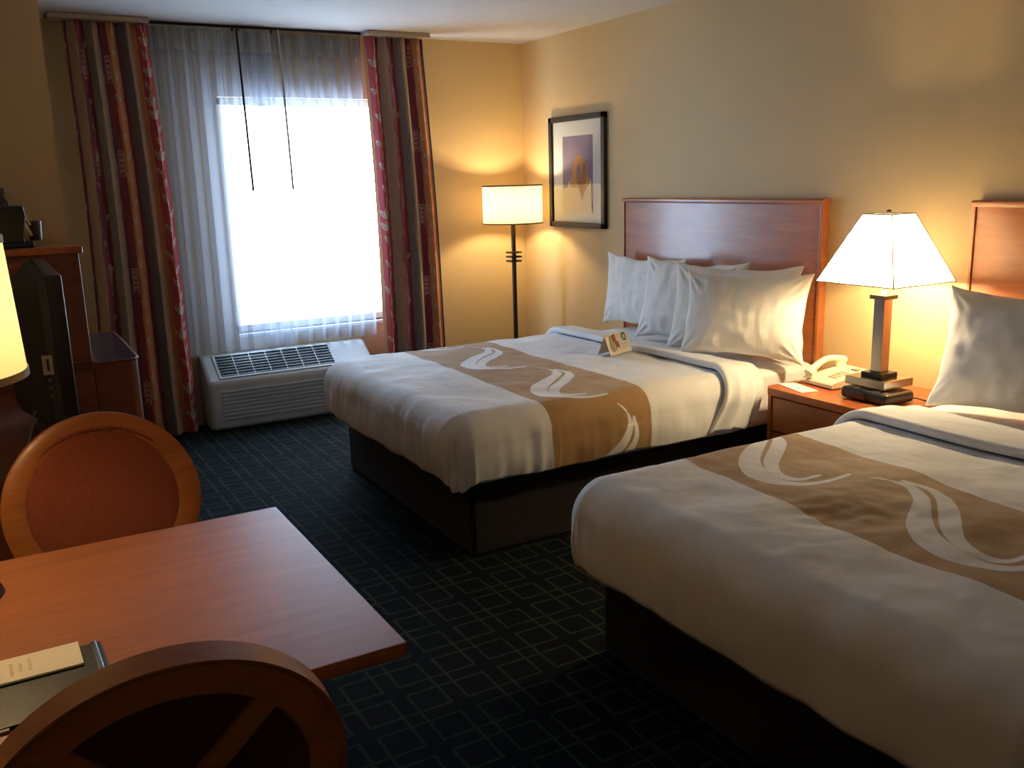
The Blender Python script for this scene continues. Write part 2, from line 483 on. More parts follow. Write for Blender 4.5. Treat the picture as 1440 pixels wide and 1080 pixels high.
def curtain_mat():
    t = NT('curtain_cloth'); c = t.coord()
    u = t.attr('cloth_u'); z = t.attr('cloth_z')
    cb = t.n('ShaderNodeCombineXYZ'); t.l(u, cb.inputs[0]); t.l(z, cb.inputs[1])
    wob = t.noise(t.mapping(cb.outputs[0], scale=(6, 9, 1)), 1.6, 3)
    uu = t.math('ADD', u, t.math('MULTIPLY', t.math('SUBTRACT', wob, .5), .026))
    m = t.math('DIVIDE', t.math('MODULO', t.math('ADD', uu, PER * 4 + .02), PER), PER)
    pts = []; acc = 0
    for w, k in STR: pts.append((acc / PER, srgb(*SC[k]))); acc += w
    col = t.ramp(m, pts, 'CONSTANT')
    streak = t.noise(t.mapping(cb.outputs[0], scale=(60, 2.2, 1)), 3, 4, .65)
    col = t.mix(t.math('MULTIPLY', streak, .55), col, srgb(92, 62, 56))
    ln = t.math('MULTIPLY_ADD', t.attr('mark_line'), -420.0, .6, clamp=True)
    fl = t.math('MULTIPLY_ADD', t.attr('mark_fill'), -420.0, .6, clamp=True)
    fcol = t.mix(t.noise(cb.outputs[0], 9, 2), srgb(160, 152, 134), srgb(128, 130, 132))
    col = t.mix(t.math('MULTIPLY', fl, .7), col, fcol)
    col = t.mix(t.math('MULTIPLY', ln, .9), col, srgb(222, 212, 190))
    nn = t.noise(t.mapping(cb.outputs[0], scale=(1, 1, 1)), 900, 2)
    d = t.bsdf(col, .85, 0, t.bump(nn, .2, .001), 0, .2)
    tr_ = t.n('ShaderNodeBsdfTranslucent'); t.l(col, tr_.inputs[0])
    mx = t.n('ShaderNodeMixShader'); mx.inputs[0].default_value = .12
    t.l(d, mx.inputs[1]); t.l(tr_.outputs[0], mx.inputs[2])
    return t.done(mx.outputs[0])
M['curtain'] = curtain_mat()

def curtain(x0t, x1t, x0b, x1b, y, nf, amp, z0, z1, label, seed, phase=0, n=230, red_last=False):
    nz = 320
    xt, yt, ut = fold_curve(x0t, x1t, nf, amp, n, phase, seed, .12)
    xb, yb, ub = fold_curve(x0b, x1b, nf, amp * 1.15, n, phase + .4, seed + 1, .05)
    zz = np.linspace(z0, z1, nz)
    f = ((zz - z0) / (z1 - z0))[None, :]
    X = xb[:, None] * (1 - f) + xt[:, None] * f
    Yd = yb[:, None] * (1 - f) + yt[:, None] * f
    # gathered pinch pleats in the heading
    pin = np.clip((zz - (z1 - .14)) / .14, 0, 1)[None, :]
    Yd = Yd * (1 - .45 * pin) + pin * .010 * np.sin(np.linspace(0, 1, n) * nf * 6 * PI)[:, None]
    sway = .010 * np.sin(zz * 2.1 + seed)[None, :]
    P = np.stack([X + sway, y + Yd, np.broadcast_to(zz[None, :], X.shape)], -1)
    for i in range(0, 0): pass
    uline = ut * .5 + ub * .5 + .008
    if red_last: uline = uline - uline.max() + 2 * PER - .02 + stripe_x(2)
    U = np.broadcast_to(uline[:, None], X.shape).copy(); Z = P[..., 2].copy()
    ln, fl = curtain_marks(U, Z, seed)
    o = grid_mesh('curtain', P, M['curtain'], None, {'cloth_u': U, 'cloth_z': Z, 'mark_line': ln, 'mark_fill': fl})
    sol = o.modifiers.new('thick', 'SOLIDIFY'); sol.thickness = .0025
    return tag(o, label, 'curtain')
curtain(.545, .975, .52, 1.045, 5.798, 5, .036, .012, 2.41, 'long striped red and tan leaf-patterned curtain left of the window', 11, .3, red_last=True)
curtain(2.292, 2.705, 2.315, 2.80, 5.798, 4, .034, .012, 2.41, 'long striped red and tan leaf-patterned curtain right of the window, behind the bed', 5, 2.2)

def sheer(x0, x1, nf, y, seed, label, mat_phase=0.0):
    root = thing('sheer_curtain', label, 'sheer curtain', ((x0 + x1) / 2, y, .47))
    n = int(nf * 22); nz = 90
    x, yd, u = fold_curve(x0, x1, nf, .021, n, mat_phase, seed)
    xb, ybd, _ = fold_curve(x0, x1, nf, .026, n, mat_phase + .5, seed + 3)
    z0, z1 = .475, 2.405
    zz = np.linspace(z0, z1, nz); f = ((zz - z0) / (z1 - z0))[None, :] ** .6
    P = np.stack([xb[:, None] * (1 - f) + x[:, None] * f, y + ybd[:, None] * (1 - f) + yd[:, None] * f, np.broadcast_to(zz[None, :], (n, nz))], -1)
    a = grid_mesh('sheer_panel', P, M['sheer'])
    zz = np.linspace(z1 - .115, z1 + .012, 8)
    P2 = np.stack([np.broadcast_to(x[:, None], (n, 8)), (y - .004 + yd[:, None]) * np.ones((1, 8)), np.broadcast_to(zz[None, :], (n, 8))], -1)
    b = grid_mesh('heading', P2, M['sheer_head'])
    # stitched pinch pleats hanging from the heading
    for k in range(int(nf)):
        xc = x0 + (k + .5) / nf * (x1 - x0)
        P3 = []
        for i in range(7):
            r = []
            for j in range(14):
                h = j / 13; ww = .011 * (1 - .35 * (1 - h))
                r.append((xc + (i / 6 - .5) * 2 * ww, y - .026 - .012 * math.cos((i / 6 - .5) * PI), z1 - .44 * (1 - h) ** 1.0))
            P3.append(r)
        cc = grid_mesh('pleat', np.array(P3), M['sheer_head' if False else 'sheer']); adopt(root, cc)
    adopt(root, a, b); return root
s1 = sheer(.975, 1.70, 8, 5.870, 3, 'left white sheer curtain panel, its dense folds next to the striped curtain')
s2 = sheer(1.56, 2.30, 8, 5.922, 9, 'right white sheer curtain panel over the bright window')
for x, lab in ((1.484, 'dark thin draw rod hanging from the left sheer curtain'), (1.735, 'thin draw rod hanging from the right sheer curtain')):
    mb = MB(); mb.tube([(x, 5.812, 2.42), (x + .008, 5.81, 2.0), (x + .018, 5.808, 1.47)], .0068, 8)
    tag(mb.build('draw_rod', M['dark_metal'] if x < 1.6 else M['rail']), lab, 'draw rod')

# ------------------------------------------------------------------ wall air conditioner
ac = thing('air_conditioner', 'white wall air conditioner with slatted grille below the window', 'air conditioner', (1.65, 5.85, 0))
AX0, AX1, AYF, AYB = 1.10, 2.20, 5.72, D - .003
def rr_profile():
    # cross-section in (y,z): back bottom, front bottom, front face up, sloped top
    return [(AYB, .012), (AYF + .02, .012), (AYF + .004, .02), (AYF, .04), (AYF, .29), (AYF + .006, .315), (AYF + .02, .328), (5.93, .452), (AYB, .452)]
mb = MB()
prof = rr_profile(); n0 = len(prof)
rows = []
for x, ins in ((AX0, .03), (AX0 + .008, .012), (AX0 + .03, 0), (AX1 - .03, 0), (AX1 - .008, .012), (AX1, .03)):
    rows.append([mb.bm.verts.new((x, min(y + ins, AYB) if y < 5.8 else y, z - (ins * .4 if z > .3 else -ins * .2))) for y, z in prof])
for p, q in zip(rows, rows[1:]):
    for i in range(n0 - 1): mb.bm.faces.new((p[i], p[i + 1], q[i + 1], q[i]))
mb.bm.faces.new(rows[0]); mb.bm.faces.new(list(reversed(rows[-1])))
shell = mb.build('shell', M['ptac'], angle=50)
parts = [shell]
# louvre ribs across the front
for k in range(8):
    z = .075 + k * .0245
    mb = MB(); mb.prism([(AX0 + .075, AYF + .004), (AX0 + .075, AYF - .011), (AX1 - .06, AYF - .011), (AX1 - .06, AYF + .004)], z, z + .012, bev=.003)
    parts.append(mb.build('front_louvre', M['ptac']))
# grille set in the slope
sl = Vector((0, 5.93 - (AYF + .02), .452 - .328)); sll = sl.length; sd = sl.normalized(); nrm = Vector((0, -sd.z, sd.y))
O = Vector((0, AYF + .02, .328))
def slope(x, a, h): return Vector((x, 0, 0)) + O + sd * a + nrm * h
def slope_box(mb, x0, x1, a0, a1, h0, h1):
    v = [mb.bm.verts.new(slope(x, a, h)) for x in (x0, x1) for a in (a0, a1) for h in (h0, h1)]
    for f in ((0, 1, 3, 2), (4, 6, 7, 5), (0, 4, 5, 1), (2, 3, 7, 6), (0, 2, 6, 4), (1, 5, 7, 3)):
        mb.bm.faces.new([v[i] for i in f])
gx0, gx1, ga0, ga1 = 1.19, 1.93, .018, sll - .022
mb = MB(); slope_box(mb, gx0, gx1, ga0, ga1, -.004, .0012); parts.append(mb.build('grille_recess', M['ptac_dark'], smooth=False))
for k in range(7):
    a = ga0 + .006 + k * (ga1 - ga0 - .01) / 7
    mb = MB(); slope_box(mb, gx0, gx1, a, a + .011, .001, .006); parts.append(mb.build('grille_slat', M['ptac_slat'], smooth=False))
for k in range(1, 7):
    x = gx0 + k * (gx1 - gx0) / 7
    mb = MB(); slope_box(mb, x - .0025, x + .0025, ga0, ga1, .004, .0085); parts.append(mb.build('grille_bar', M['ptac'], smooth=False))
mb = MB()
for (a, b, c1, d1) in ((gx0 - .014, gx1 + .014, ga0 - .012, ga0), (gx0 - .014, gx1 + .014, ga1, ga1 + .012), (gx0 - .014, gx0, ga0, ga1), (gx1, gx1 + .014, ga0, ga1)):
    slope_box(mb, a, b, c1, d1, 0, .007)
parts.append(mb.build('grille_frame', M['ptac'], smooth=False))
mb = MB(); mb.box((AX0 + .02, AYF + .025, 0), (AX1 - .02, AYB, .02)); parts.append(mb.build('plinth', M['ptac_dark'], smooth=False))
adopt(ac, *parts)

# ------------------------------------------------------------------ floor lamp in the corner
FX, FY = 3.236, 5.62
fl = thing('floor_lamp', 'tall dark metal floor lamp with lit drum shade in the room corner', 'lamp', (FX, FY, 0))
mb = MB(); mb.lathe([(.001, .025), (.10, .022), (.135, .014), (.14, 0)], 36); a = mb.build('base', M['bronze'], fl)
mb = MB(); mb.box((-.012, -.012, .02), (.012, .012, 1.22), .003); a = mb.build('pole', M['bronze'], fl)
for z in (.935, .965, .995):
    mb = MB(); mb.box((-.042, -.042, z - .006), (.042, .042, z + .006), .003); mb.build('cross_plate', M['bronze'], fl)
R_ = .207; zb, zt = 1.198, 1.452
mb = MB(); mb.lathe([(R_, zb), (R_, zt)], 64); a = mb.build('lamp_shade', M['shade'], fl)
for z in (zb, zt):
    mb = MB(); mb.lathe([(R_ + .0015, z - .004), (R_ + .0035, z - .002), (R_ + .0035, z + .004), (R_ + .0015, z + .005), (R_ - .002, z + .004), (R_ - .002, z - .004), (R_ + .0015, z - .004)], 64); mb.build('shade_trim', M['shade_trim'], a)
mb = MB()
for k in range(3):
    an = k * 2 * PI / 3
    mb.tube([(0, 0, 1.42), (R_ * math.cos(an), R_ * math.sin(an), 1.42)], .002, 6)
mb.build('spider', M['bronze'], fl)
mb = MB(); mb.lathe([(.001, 1.350), (.014, 1.347), (.020, 1.33), (.020, 1.32), (.011, 1.30), (.011, 1.22)], 20); mb.build('bulb', M['shade_white'], fl)

# ------------------------------------------------------------------ framed picture
FYa, FYb, FZa, FZb = 4.925, 5.585, 1.163, 1.90
pic = thing('framed_picture', 'black framed picture of a tan bell tower against blue sky, wide white mat', 'picture', (W, (FYa + FYb) / 2, FZa))
t_ = .036
mb = MB()
for a, b in (((W - .03, FYa, FZa), (W, FYa + t_, FZb)), ((W - .03, FYb - t_, FZa), (W, FYb, FZb)), ((W - .03, FYa, FZa), (W, FYb, FZa + t_)), ((W - .03, FYa, FZb - t_), (W, FYb, FZb))):
    mb.box(a, b, .003)
a = mb.build('frame', plain('frame_black', (24, 20, 18), .5))
mb = MB(); mb.box((W - .012, FYa + .01, FZa + .01), (W - .002, FYb - .01, FZb - .01)); b = mb.build('mat_board', plain('mat_board', (206, 216, 220), .8), smooth=False)
def flatpoly(name, pts, x, mat):
    mb = MB(); vs = [mb.bm.verts.new((x, y, z)) for y, z in pts]; mb.bm.faces.new(vs)
    return mb.build(name, mat, smooth=False)
def art_mats():
    t = NT('art_sky'); c = t.coord(); n = t.noise(c, 9, 3)
    sky = t.done(t.bsdf(t.mix(n, srgb(92, 92, 140), srgb(116, 112, 158)), .8))
    t = NT('art_adobe'); c = t.coord(); n = t.noise(c, 22, 4)
    ad = t.done(t.bsdf(t.mix(n, srgb(150, 104, 66), srgb(190, 142, 96)), .8))
    t = NT('art_shadow'); c = t.coord(); n = t.noise(c, 22, 4)
    sh = t.done(t.bsdf(t.mix(n, srgb(96, 66, 54), srgb(130, 92, 76)), .8))
    t = NT('art_wall'); c = t.coord(); n = t.noise(c, 7, 3)
    wl = t.done(t.bsdf(t.mix(n, srgb(206, 196, 170), srgb(226, 220, 204)), .8))
    return sky, ad, sh, wl
sky, adb, shd, wl = art_mats()
ya, yb, za, zb_ = 5.07, 5.43, 1.265, 1.768      # print; y grows to the left of the photo
L_ = lambda u, v: (yb - u * (yb - ya), zb_ - v * (zb_ - za))    # u right, v down in the print
pr = flatpoly('print', [L_(0, 0), L_(1, 0), L_(1, 1), L_(0, 1)], W - .0125, sky)
w1 = flatpoly('painted_wall', [L_(0, .68), L_(.18, .67), L_(.2, .6), L_(.3, .58), L_(.34, .66), L_(.82, .66), L_(.84, .58), L_(.9, .56), L_(.95, .62), L_(.96, 1), L_(0, 1)], W - .0128, wl)
w2 = flatpoly('painted_tower', [L_(.24, .60), L_(.30, .56), L_(.32, .40), L_(.38, .36), L_(.42, .30), L_(.48, .26), L_(.56, .25), L_(.63, .28), L_(.68, .34), L_(.78, .35), L_(.82, .40), L_(.83, .50), L_(.90, .56), L_(.90, .62), L_(.74, .72), L_(.68, .80), L_(.64, .86), L_(.60, .76), L_(.52, .68), L_(.24, .67)], W - .0131, adb)
w3 = flatpoly('painted_arch', [L_(.48, .52), L_(.48, .42), L_(.52, .38), L_(.57, .38), L_(.60, .42), L_(.60, .52)], W - .0134, sky)
w4 = flatpoly('painted_shade', [L_(.46, .53), L_(.62, .52), L_(.66, .44), L_(.70, .36), L_(.78, .37), L_(.80, .50), L_(.78, .60), L_(.68, .68), L_(.62, .74), L_(.56, .66), L_(.48, .62)], W - .0134, shd)
w5 = flatpoly('painted_pole', [L_(.93, .62), L_(.955, .62), L_(.985, .97), L_(.955, .97)], W - .0134, M['black_matte'])
mb = MB(); mb.box((W - .019, FYa + .02, FZa + .02), (W - .017, FYb - .02, FZb - .02)); g_ = mb.build('glass', M['pic_glass'], smooth=False)
adopt(pic, a, b, pr, g_)
for o in (w1, w2, w3, w4, w5): o.parent = pr

# ------------------------------------------------------------------ headboards
def headboard(y0, y1, label):
    h = thing('headboard', label, 'headboard', (W, (y0 + y1) / 2, .3))
    mb = MB(); mb.box((W - .036, y0 + .018, .3), (W - .002, y1 - .01, 1.345), .002); a = mb.build('panel', M['wood_head'])
    mb = MB(); mb.prism([(W - .05, 1.338), (W - .054, 1.346), (W - .054, 1.357), (W - .048, 1.364), (W - .002, 1.364), (W - .002, 1.338)], y0 - .002, y1 + .002,
                        Matrix(((1, 0, 0, 0), (0, 0, 1, 0), (0, 1, 0, 0), (0, 0, 0, 1))))
    b = mb.build('top_rail', M['wood_head'])
    mb = MB(); mb.box((W - .048, y0, .3), (W - .002, y0 + .02, 1.34), .004); c = mb.build('side_rail', M['wood_head'])
    mb = MB(); mb.box((W - .044, y1 - .012, .3), (W - .002, y1, 1.34), .003); d = mb.build('side_rail', M['wood_head'])
    adopt(h, a, b, c, d)
headboard(3.112, 4.70, 'reddish wooden headboard of the bed nearer the window, left of the table lamp')
headboard(.72, 2.345, 'reddish wooden headboard at the right edge, right of the table lamp')

# ------------------------------------------------------------------ beds
XF = 1.45       # foot face of the comforter
MOT_L = [(2.253, 3.735), (2.285, 3.698), (2.290, 3.637), (2.265, 3.59), (2.218, 3.54), (2.109, 3.474), (2.030, 3.400), (1.985, 3.32), (1.978, 3.255), (2.000, 3.19), (2.046, 3.144), (2.115, 3.121), (2.180, 3.116), (2.238, 3.120), (2.240, 3.129), (2.180, 3.128), (2.125, 3.136), (2.068, 3.163), (2.040, 3.207), (2.047, 3.281), (2.079, 3.35), (2.127, 3.410), (2.201, 3.474), (2.273, 3.537), (2.308, 3.609), (2.303, 3.662), (2.271, 3.713)]
MOT_R = [(2.316, 3.662), (2.322, 3.584), (2.291, 3.523), (2.221, 3.460), (2.160, 3.413), (2.104, 3.361), (2.063, 3.300), (2.050, 3.239), (2.061, 3.199), (2.095, 3.177), (2.160, 3.170), (2.162, 3.179), (2.110, 3.188), (2.083, 3.214), (2.084, 3.258), (2.117, 3.312), (2.157, 3.350), (2.232, 3.408), (2.303, 3.474), (2.338, 3.551), (2.337, 3.610), (2.325, 3.662)]
def smooth_poly(P, n=4):
    P = [Vector(p) for p in P]; out = []; N = len(P)
    for i in range(N):
        a, b, c, d = P[i - 1], P[i], P[(i + 1) % N], P[(i + 2) % N]
        for k in range(n):
            t = k / n
            q = .5 * ((2 * b) + (-a + c) * t + (2 * a - 5 * b + 4 * c - d) * t * t + (-a + 3 * b - 3 * c + d) * t ** 3)
            out.append((q.x, q.y))
    return out
MOT = [smooth_poly(MOT_L, 3), smooth_poly(MOT_R, 3)]

def drape_point(s, t, X0, X1, Y0, Y1, r, zt, bul=0.0):
    """s along x (foot overhang when s<X0+r), t along y; arc-length drape over a rounded box top"""
    xi0, yi0, yi1 = X0 + r, Y0 + r, Y1 - r
    a = max(0.0, xi0 - s); sgn = 0; b = 0.0
    if t < yi0: b = yi0 - t; sgn = -1
    elif t > yi1: b = t - yi1; sgn = 1
    cx = max(s, xi0); cy = min(max(t, yi0), yi1)
    if a == 0 and b == 0: return cx, cy, zt, 0, 0, 0.0
    if a > 0 and b > 0:
        dd = max(a, b); ang = (PI / 4) * (b / a) if a >= b else PI / 2 - (PI / 4) * (a / b)
        dx, dy = -math.cos(ang), sgn * math.sin(ang)
    elif a > 0: dd, dx, dy = a, -1.0, 0.0
    else: dd, dx, dy = b, 0.0, float(sgn)
    q = r * PI / 2
    if dd < q: ph = r * math.sin(dd / r); pv = r * (1 - math.cos(dd / r))
    else:
        e = dd - q; ph = r + bul * math.sin(min(1, e / .2) * PI) - .02 * (e / .2); pv = r + e
    return cx + dx * ph, cy + dy * ph, zt - pv, dx, dy, dd

def comforter(Y0, Y1, zt, hem, bshift, label, seed, head=2.96, dips=()):
    r = .115; ov = r * PI / 2 + (zt - r - hem)
    X0 = XF
    xi0 = X0 + r
    ss = np.concatenate([np.arange(xi0 - ov, 1.86, .014), np.arange(1.86, 2.46, .006), np.arange(2.46, head + .001, .014)])
    tt = np.arange(Y0 + r - ov, Y1 - r + ov + .001, .0075)
    ns, nt = len(ss), len(tt)
    P = np.zeros((ns, nt, 3))
    for i, s in enumerate(ss):
        for j, tv in enumerate(tt):
            x, y, z, dx, dy, dd = drape_point(s, tv, X0, 0, Y0, Y1, r, zt, .012)
            # soft quilted puffiness, gathers on the hanging sides
            n1 = fbm((s + seed, tv, 0), 2.2, 3); n2 = fbm((s, tv + seed, 3), 6.5, 3)
            top = 1 - min(1, dd / .14)
            z += top * (n1 * .010 + n2 * .0028)
            if dd > .03:
                k = min(1, (dd - .03) / .2)
                along = (tv if abs(dx) > abs(dy) else s)
                rip = noise.noise(Vector((along * 9, seed + dd * 1.5, 1.7))) * .014 + noise.noise(Vector((along * 24, seed + dd * 2.5, 5.1))) * .006
                amp = k * (1.0 if abs(dy) > .5 and s < 1.95 else .55)
                corner = abs(dx * dy) * 2
                rip = rip * amp + n1 * .014 * k + corner * k * (-.016 + .005 * math.sin(math.atan2(abs(dy), abs(dx)) * 14))
                x += dx * rip; y += dy * rip
                z -= corner * k * .028
                if z < hem + .12: z += noise.noise(Vector((along * 5, seed, 9))) * .012
            # head end dips a little under the turned-down sheet
            for (qx, qy, rad, dep, ax) in dips:
                e = ((s - qx) / (rad * ax)) ** 2 + ((tv - qy) / rad) ** 2
                if e < 6: z -= dep * math.exp(-e) * (1 + .5 * noise.noise(Vector((s * 14, tv * 20, 2))))
            P[i, j] = (x, y, z)
    SS, TT = np.meshgrid(ss, tt, indexing='ij')
    slant = np.interp(tt, [.8, 1.45, 2.2], [-.10, -.096, -.02]) * (1.0 if bshift else 0.0)
    SLT = SS - slant[None, :]
    wob = .004 * np.sin(TT * 9 + seed) + .003 * np.sin(TT * 23)
    band = np.maximum(1.91 - SLT + wob, SLT - 2.415 - wob)
    mot = np.full(SS.shape, 9.0)
    for k in range(-6, 7):
        for poly in MOT:
            p = [(a, b + k * .678 + (0 if bshift == 0 else -2.01)) for a, b in poly]
            q = np.array(p); lo, hi = q.min(0) - .03, q.max(0) + .03
            i0, i1 = np.searchsorted(ss, [lo[0] - .13, hi[0] + .02]); j0, j1 = np.searchsorted(tt, [lo[1], hi[1]])
            if i1 <= i0 or j1 <= j0: continue
            sl_ = np.s_[i0:i1, j0:j1]
            sub_s = SLT[sl_]; sub_t = TT[sl_]; mot[sl_] = np.minimum(mot[sl_], sdf_poly(sub_s, sub_t, p) - .0032)
    o = grid_mesh('comforter', P, M['comforter'], None, {'band': band, 'motif': mot})
    m_ = o.modifiers.new('thick', 'SOLIDIFY'); m_.thickness = .012; m_.offset = -1
    return tag(o, label, 'comforter')

def fold_band(Y0, Y1, zt, xa, xb, label, seed, hem, near_swing=0.0, parent=None):
    """the sheet turned down over the head end of the comforter: a soft double layer with a rolled front edge"""
    r = .125; ov = r * PI / 2 + (zt - r - hem)
    tt = np.arange(Y0 + r - ov, Y1 - r + ov + .001, .012)
    prof = []      # (forward offset from xa, height) around the rolled edge then back
    R = .017
    for k in range(9):
        a = -PI / 2 - k / 8 * PI
        prof.append((R + R * math.cos(a), R + R * math.sin(a)))
    L = xb - xa
    for k in range(1, 26): prof.append((R + (L - R) * k / 25, 2 * R - .030 * (k / 25) ** 2))
    P = np.zeros((len(prof), len(tt), 3))
    for j, tv in enumerate(tt):
        near = max(0.0, (Y0 + r - tv)) / ov
        for i, (px, ph) in enumerate(prof):
            s = xa + px
            wv = .014 * noise.noise(Vector((tv * 3, seed, 0))) - near_swing * near ** 1.3
            s2 = s + wv * (1 - px / L * .4)
            x, y, z, dx, dy, dd = drape_point(s2, tv, XF, 0, Y0, Y1, r, zt)
            n2 = noise.noise(Vector((s * 10, tv * 5, seed))) * .006 + noise.noise(Vector((s * 26, tv * 8, seed))) * .0035
            hh = ph + n2 * (1 if px > .03 else .3)
            if dd > 0:
                ph_a = min(dd / r, PI / 2); ny, nz = dy * math.sin(ph_a), math.cos(ph_a)
                g = (noise.noise(Vector((s * 19, seed, 4 + dd))) * .040 + .008 * math.sin(s * 75 + dd * 3)) * min(1, dd / .3) + .016 * min(1, dd / .3)
                y += ny * (hh + g + .006); z += nz * hh
                z -= .0 if tv > Y1 - r else .007 * near * math.sin(s * 40)
            else: z += hh
            P[i, j] = (x, y, z)
    o = grid_mesh('turned_down_sheet', P, M['sheet'])
    m_ = o.modifiers.new('thick', 'SOLIDIFY'); m_.thickness = .004; m_.offset = -1
    return tag(o, label, 'bed sheet')

def bed(Y0, Y1, zt, label, mlabel):
    b = thing('bed', label, 'bed', ((XF + W) / 2, (Y0 + Y1) / 2, 0))
    mb = MB(); mb.box((XF + .12, Y0 + .07, 0), (W - .06, Y1 - .07, .30), .02, 3); a = mb.build('bed_base', M['base_cloth'])
    # mattress with a fitted sheet that puckers along its side
    x0, x1 = XF + .06, W - .058
    nu = 150; ring = []
    hw = (Y1 - Y0) / 2 - .035; cy = (Y0 + Y1) / 2; z0, z1 = .30, zt - .016
    sec = []
    for k in range(0, 61):
        a_ = PI * 2 * k / 60
        ex = .16
        c_, s_ = math.cos(a_), math.sin(a_)
        sec.append((hw * math.copysign(abs(c_) ** ex, c_), (z1 - z0) / 2 * math.copysign(abs(s_) ** ex, s_)))
    P = np.zeros((nu, len(sec), 3))
    for i in range(nu):
        x = x0 + (x1 - x0) * i / (nu - 1)
        e = min(1, min(i, nu - 1 - i) / 3 * .5 + .5) ** .3
        for k, (yy, zz) in enumerate(sec):
            side = 1 if abs(yy) > hw * .9 else 0
            pk = side * .007 * noise.noise(Vector((x * 7, zz * 30, yy)))
            P[i, k] = (x, cy + yy * (.985 + .015 * e) + math.copysign(pk, yy), (z0 + z1) / 2 + zz * e)
    m = grid_mesh('mattress', P, M['sheet'])
    mb = MB()
    adopt(b, a, m)
    return b
ZT1, ZT2 = .60, .60
bed(3.05, 4.63, ZT1, 'bed with dark base under a banded comforter, nearer the window', '')
comforter(3.045, 4.64, ZT1, .335, 0.0, 'white comforter with tan swirl band on the bed nearer the window', 1.3, head=2.97)
fold_band(3.045, 4.64, ZT1 + .006, 2.875, 3.10, 'white turned-down sheet hanging over the side of the bed nearer the window', 2.0, .355, near_swing=.13)
bed(.70, 2.29, ZT2, 'bed with dark base under a banded comforter, right foreground', '')
comforter(.70, 2.295, ZT2, .335, -.045, 'white comforter with tan swirl band on the right foreground bed', 4.7, head=2.80,
          dips=((1.84, 1.62, .10, .016, .9), (1.98, 1.50, .12, .010, 1.2)))
fold_band(.70, 2.295, ZT2 + .006, 2.70, 3.02, 'white turned-down sheet across the right foreground bed below its pillow', 7.0, .38)

# ------------------------------------------------------------------ pillows
def pillow(center_bottom, wdt, hgt, thick, yaw, lean, label, seed, roll=0.0, sag=0.0, grp=''):
    """width runs along the bed's y, leaning back towards the headboard (+x)"""
    nu, nv = 64, 46
    def surf(side):
        P = np.zeros((nu, nv, 3))
        for i in range(nu):
            for j in range(nv):
                u = -1 + 2 * i / (nu - 1); v = -1 + 2 * j / (nv - 1)
                # pinched outline: sides bow inwards, corners stay pointed
                a = wdt / 2 * u * (1 - .075 * (1 - v * v) + .02 * abs(v) ** 6); b = hgt / 2 * v * (1 - .13 * (1 - u * u) + .04 * abs(u) ** 6)
                prof = ((1 - abs(u) ** 2.6) * (1 - abs(v) ** 2.4))
                h = thick / 2 * max(0, prof) ** .55
                h *= 1 + .16 * (-v)
                e = min(1 - abs(u), 1 - abs(v))
                wr = noise.noise(Vector((u * 3 + seed, v * 3, side * 3))) * .008
                # radiating creases out of the corners
                for (qx, qy) in ((-1, -1), (-1, 1), (1, -1), (1, 1)):
                    rx, ry = (u - qx) * wdt, (v - qy) * hgt
                    rr = math.hypot(rx, ry)
                    if rr < .34:
                        an = math.atan2(ry, rx)
                        wr += .010 * math.sin(an * 13 + seed * 3 + qx) * math.exp(-((rr - .12) / .09) ** 2) * min(1, e * 6)
                wr += noise.noise(Vector((u * 9 + seed, v * 2.5, side))) * .004
                h += wr * min(1, e * 5)
                P[i, j] = (h * side, a + noise.noise(Vector((v * 3, seed, 2))) * .008 * abs(u), b + noise.noise(Vector((u * 3, seed, 7))) * .010 - sag * u * u * (v > 0))
        return P
    A = surf(-1); B = surf(1)
    me = bpy.data.meshes.new('pillow')
    V = np.vstack([A.reshape(-1, 3), B.reshape(-1, 3)]); N = nu * nv
    idx = np.arange(N).reshape(nu, nv)
    q1 = np.stack([idx[:-1, :-1], idx[:-1, 1:], idx[1:, 1:], idx[1:, :-1]], -1).reshape(-1, 4)
    q2 = np.stack([idx[:-1, :-1], idx[1:, :-1], idx[1:, 1:], idx[:-1, 1:]], -1).reshape(-1, 4) + N
    me.from_pydata(V.tolist(), [], np.vstack([q1, q2]).tolist())
    bm = bmesh.new(); bm.from_mesh(me)
    bnd = [v for v in bm.verts]
    bmesh.ops.remove_doubles(bm, verts=bm.verts, dist=.0009)
    bmesh.ops.recalc_face_normals(bm, faces=bm.faces)
    bm.to_mesh(me); bm.free()
    o = link('pillow', me, M['pillow'], None, True, 180)
    sub = o.modifiers.new('sub', 'SUBSURF'); sub.levels = 1; sub.render_levels = 1
    Rm = Matrix.Rotation(yaw, 4, 'Z') @ Matrix.Rotation(lean, 4, 'Y') @ Matrix.Rotation(roll, 4, 'X')
    o.matrix_world = Matrix.Translation(Vector(center_bottom)) @ Rm @ Matrix.Translation((0, 0, hgt / 2))
    return tag(o, label, 'pillow', grp)
rad = math.radians
PSET = 'white pillows leaning on the headboard'
pillow((3.355, 4.34, .60), .72, .44, .13, rad(2), rad(6), 'leftmost white pillow, leaning on the wall end of the window-side bed', 1.0, grp=PSET)
pillow((3.23, 3.80, .60), .70, .46, .13, rad(10), rad(13), 'second white pillow from the left, in front of the leftmost', 2.0, grp=PSET)
pillow((3.20, 3.43, .60), .70, .46, .12, rad(20), rad(12), 'white pillow mostly hidden behind the front pillow of the window-side bed', 3.0, grp=PSET)
pillow((3.11, 3.245, .612), .63, .43, .16, rad(26), rad(15), 'front white pillow nearest the table lamp, on the window-side bed', 4.0, grp=PSET)
pillow((3.15, 1.83, .60), .76, .47, .18, rad(8), rad(16), 'white pillow on the right foreground bed, cut by the photo edge', 5.0)

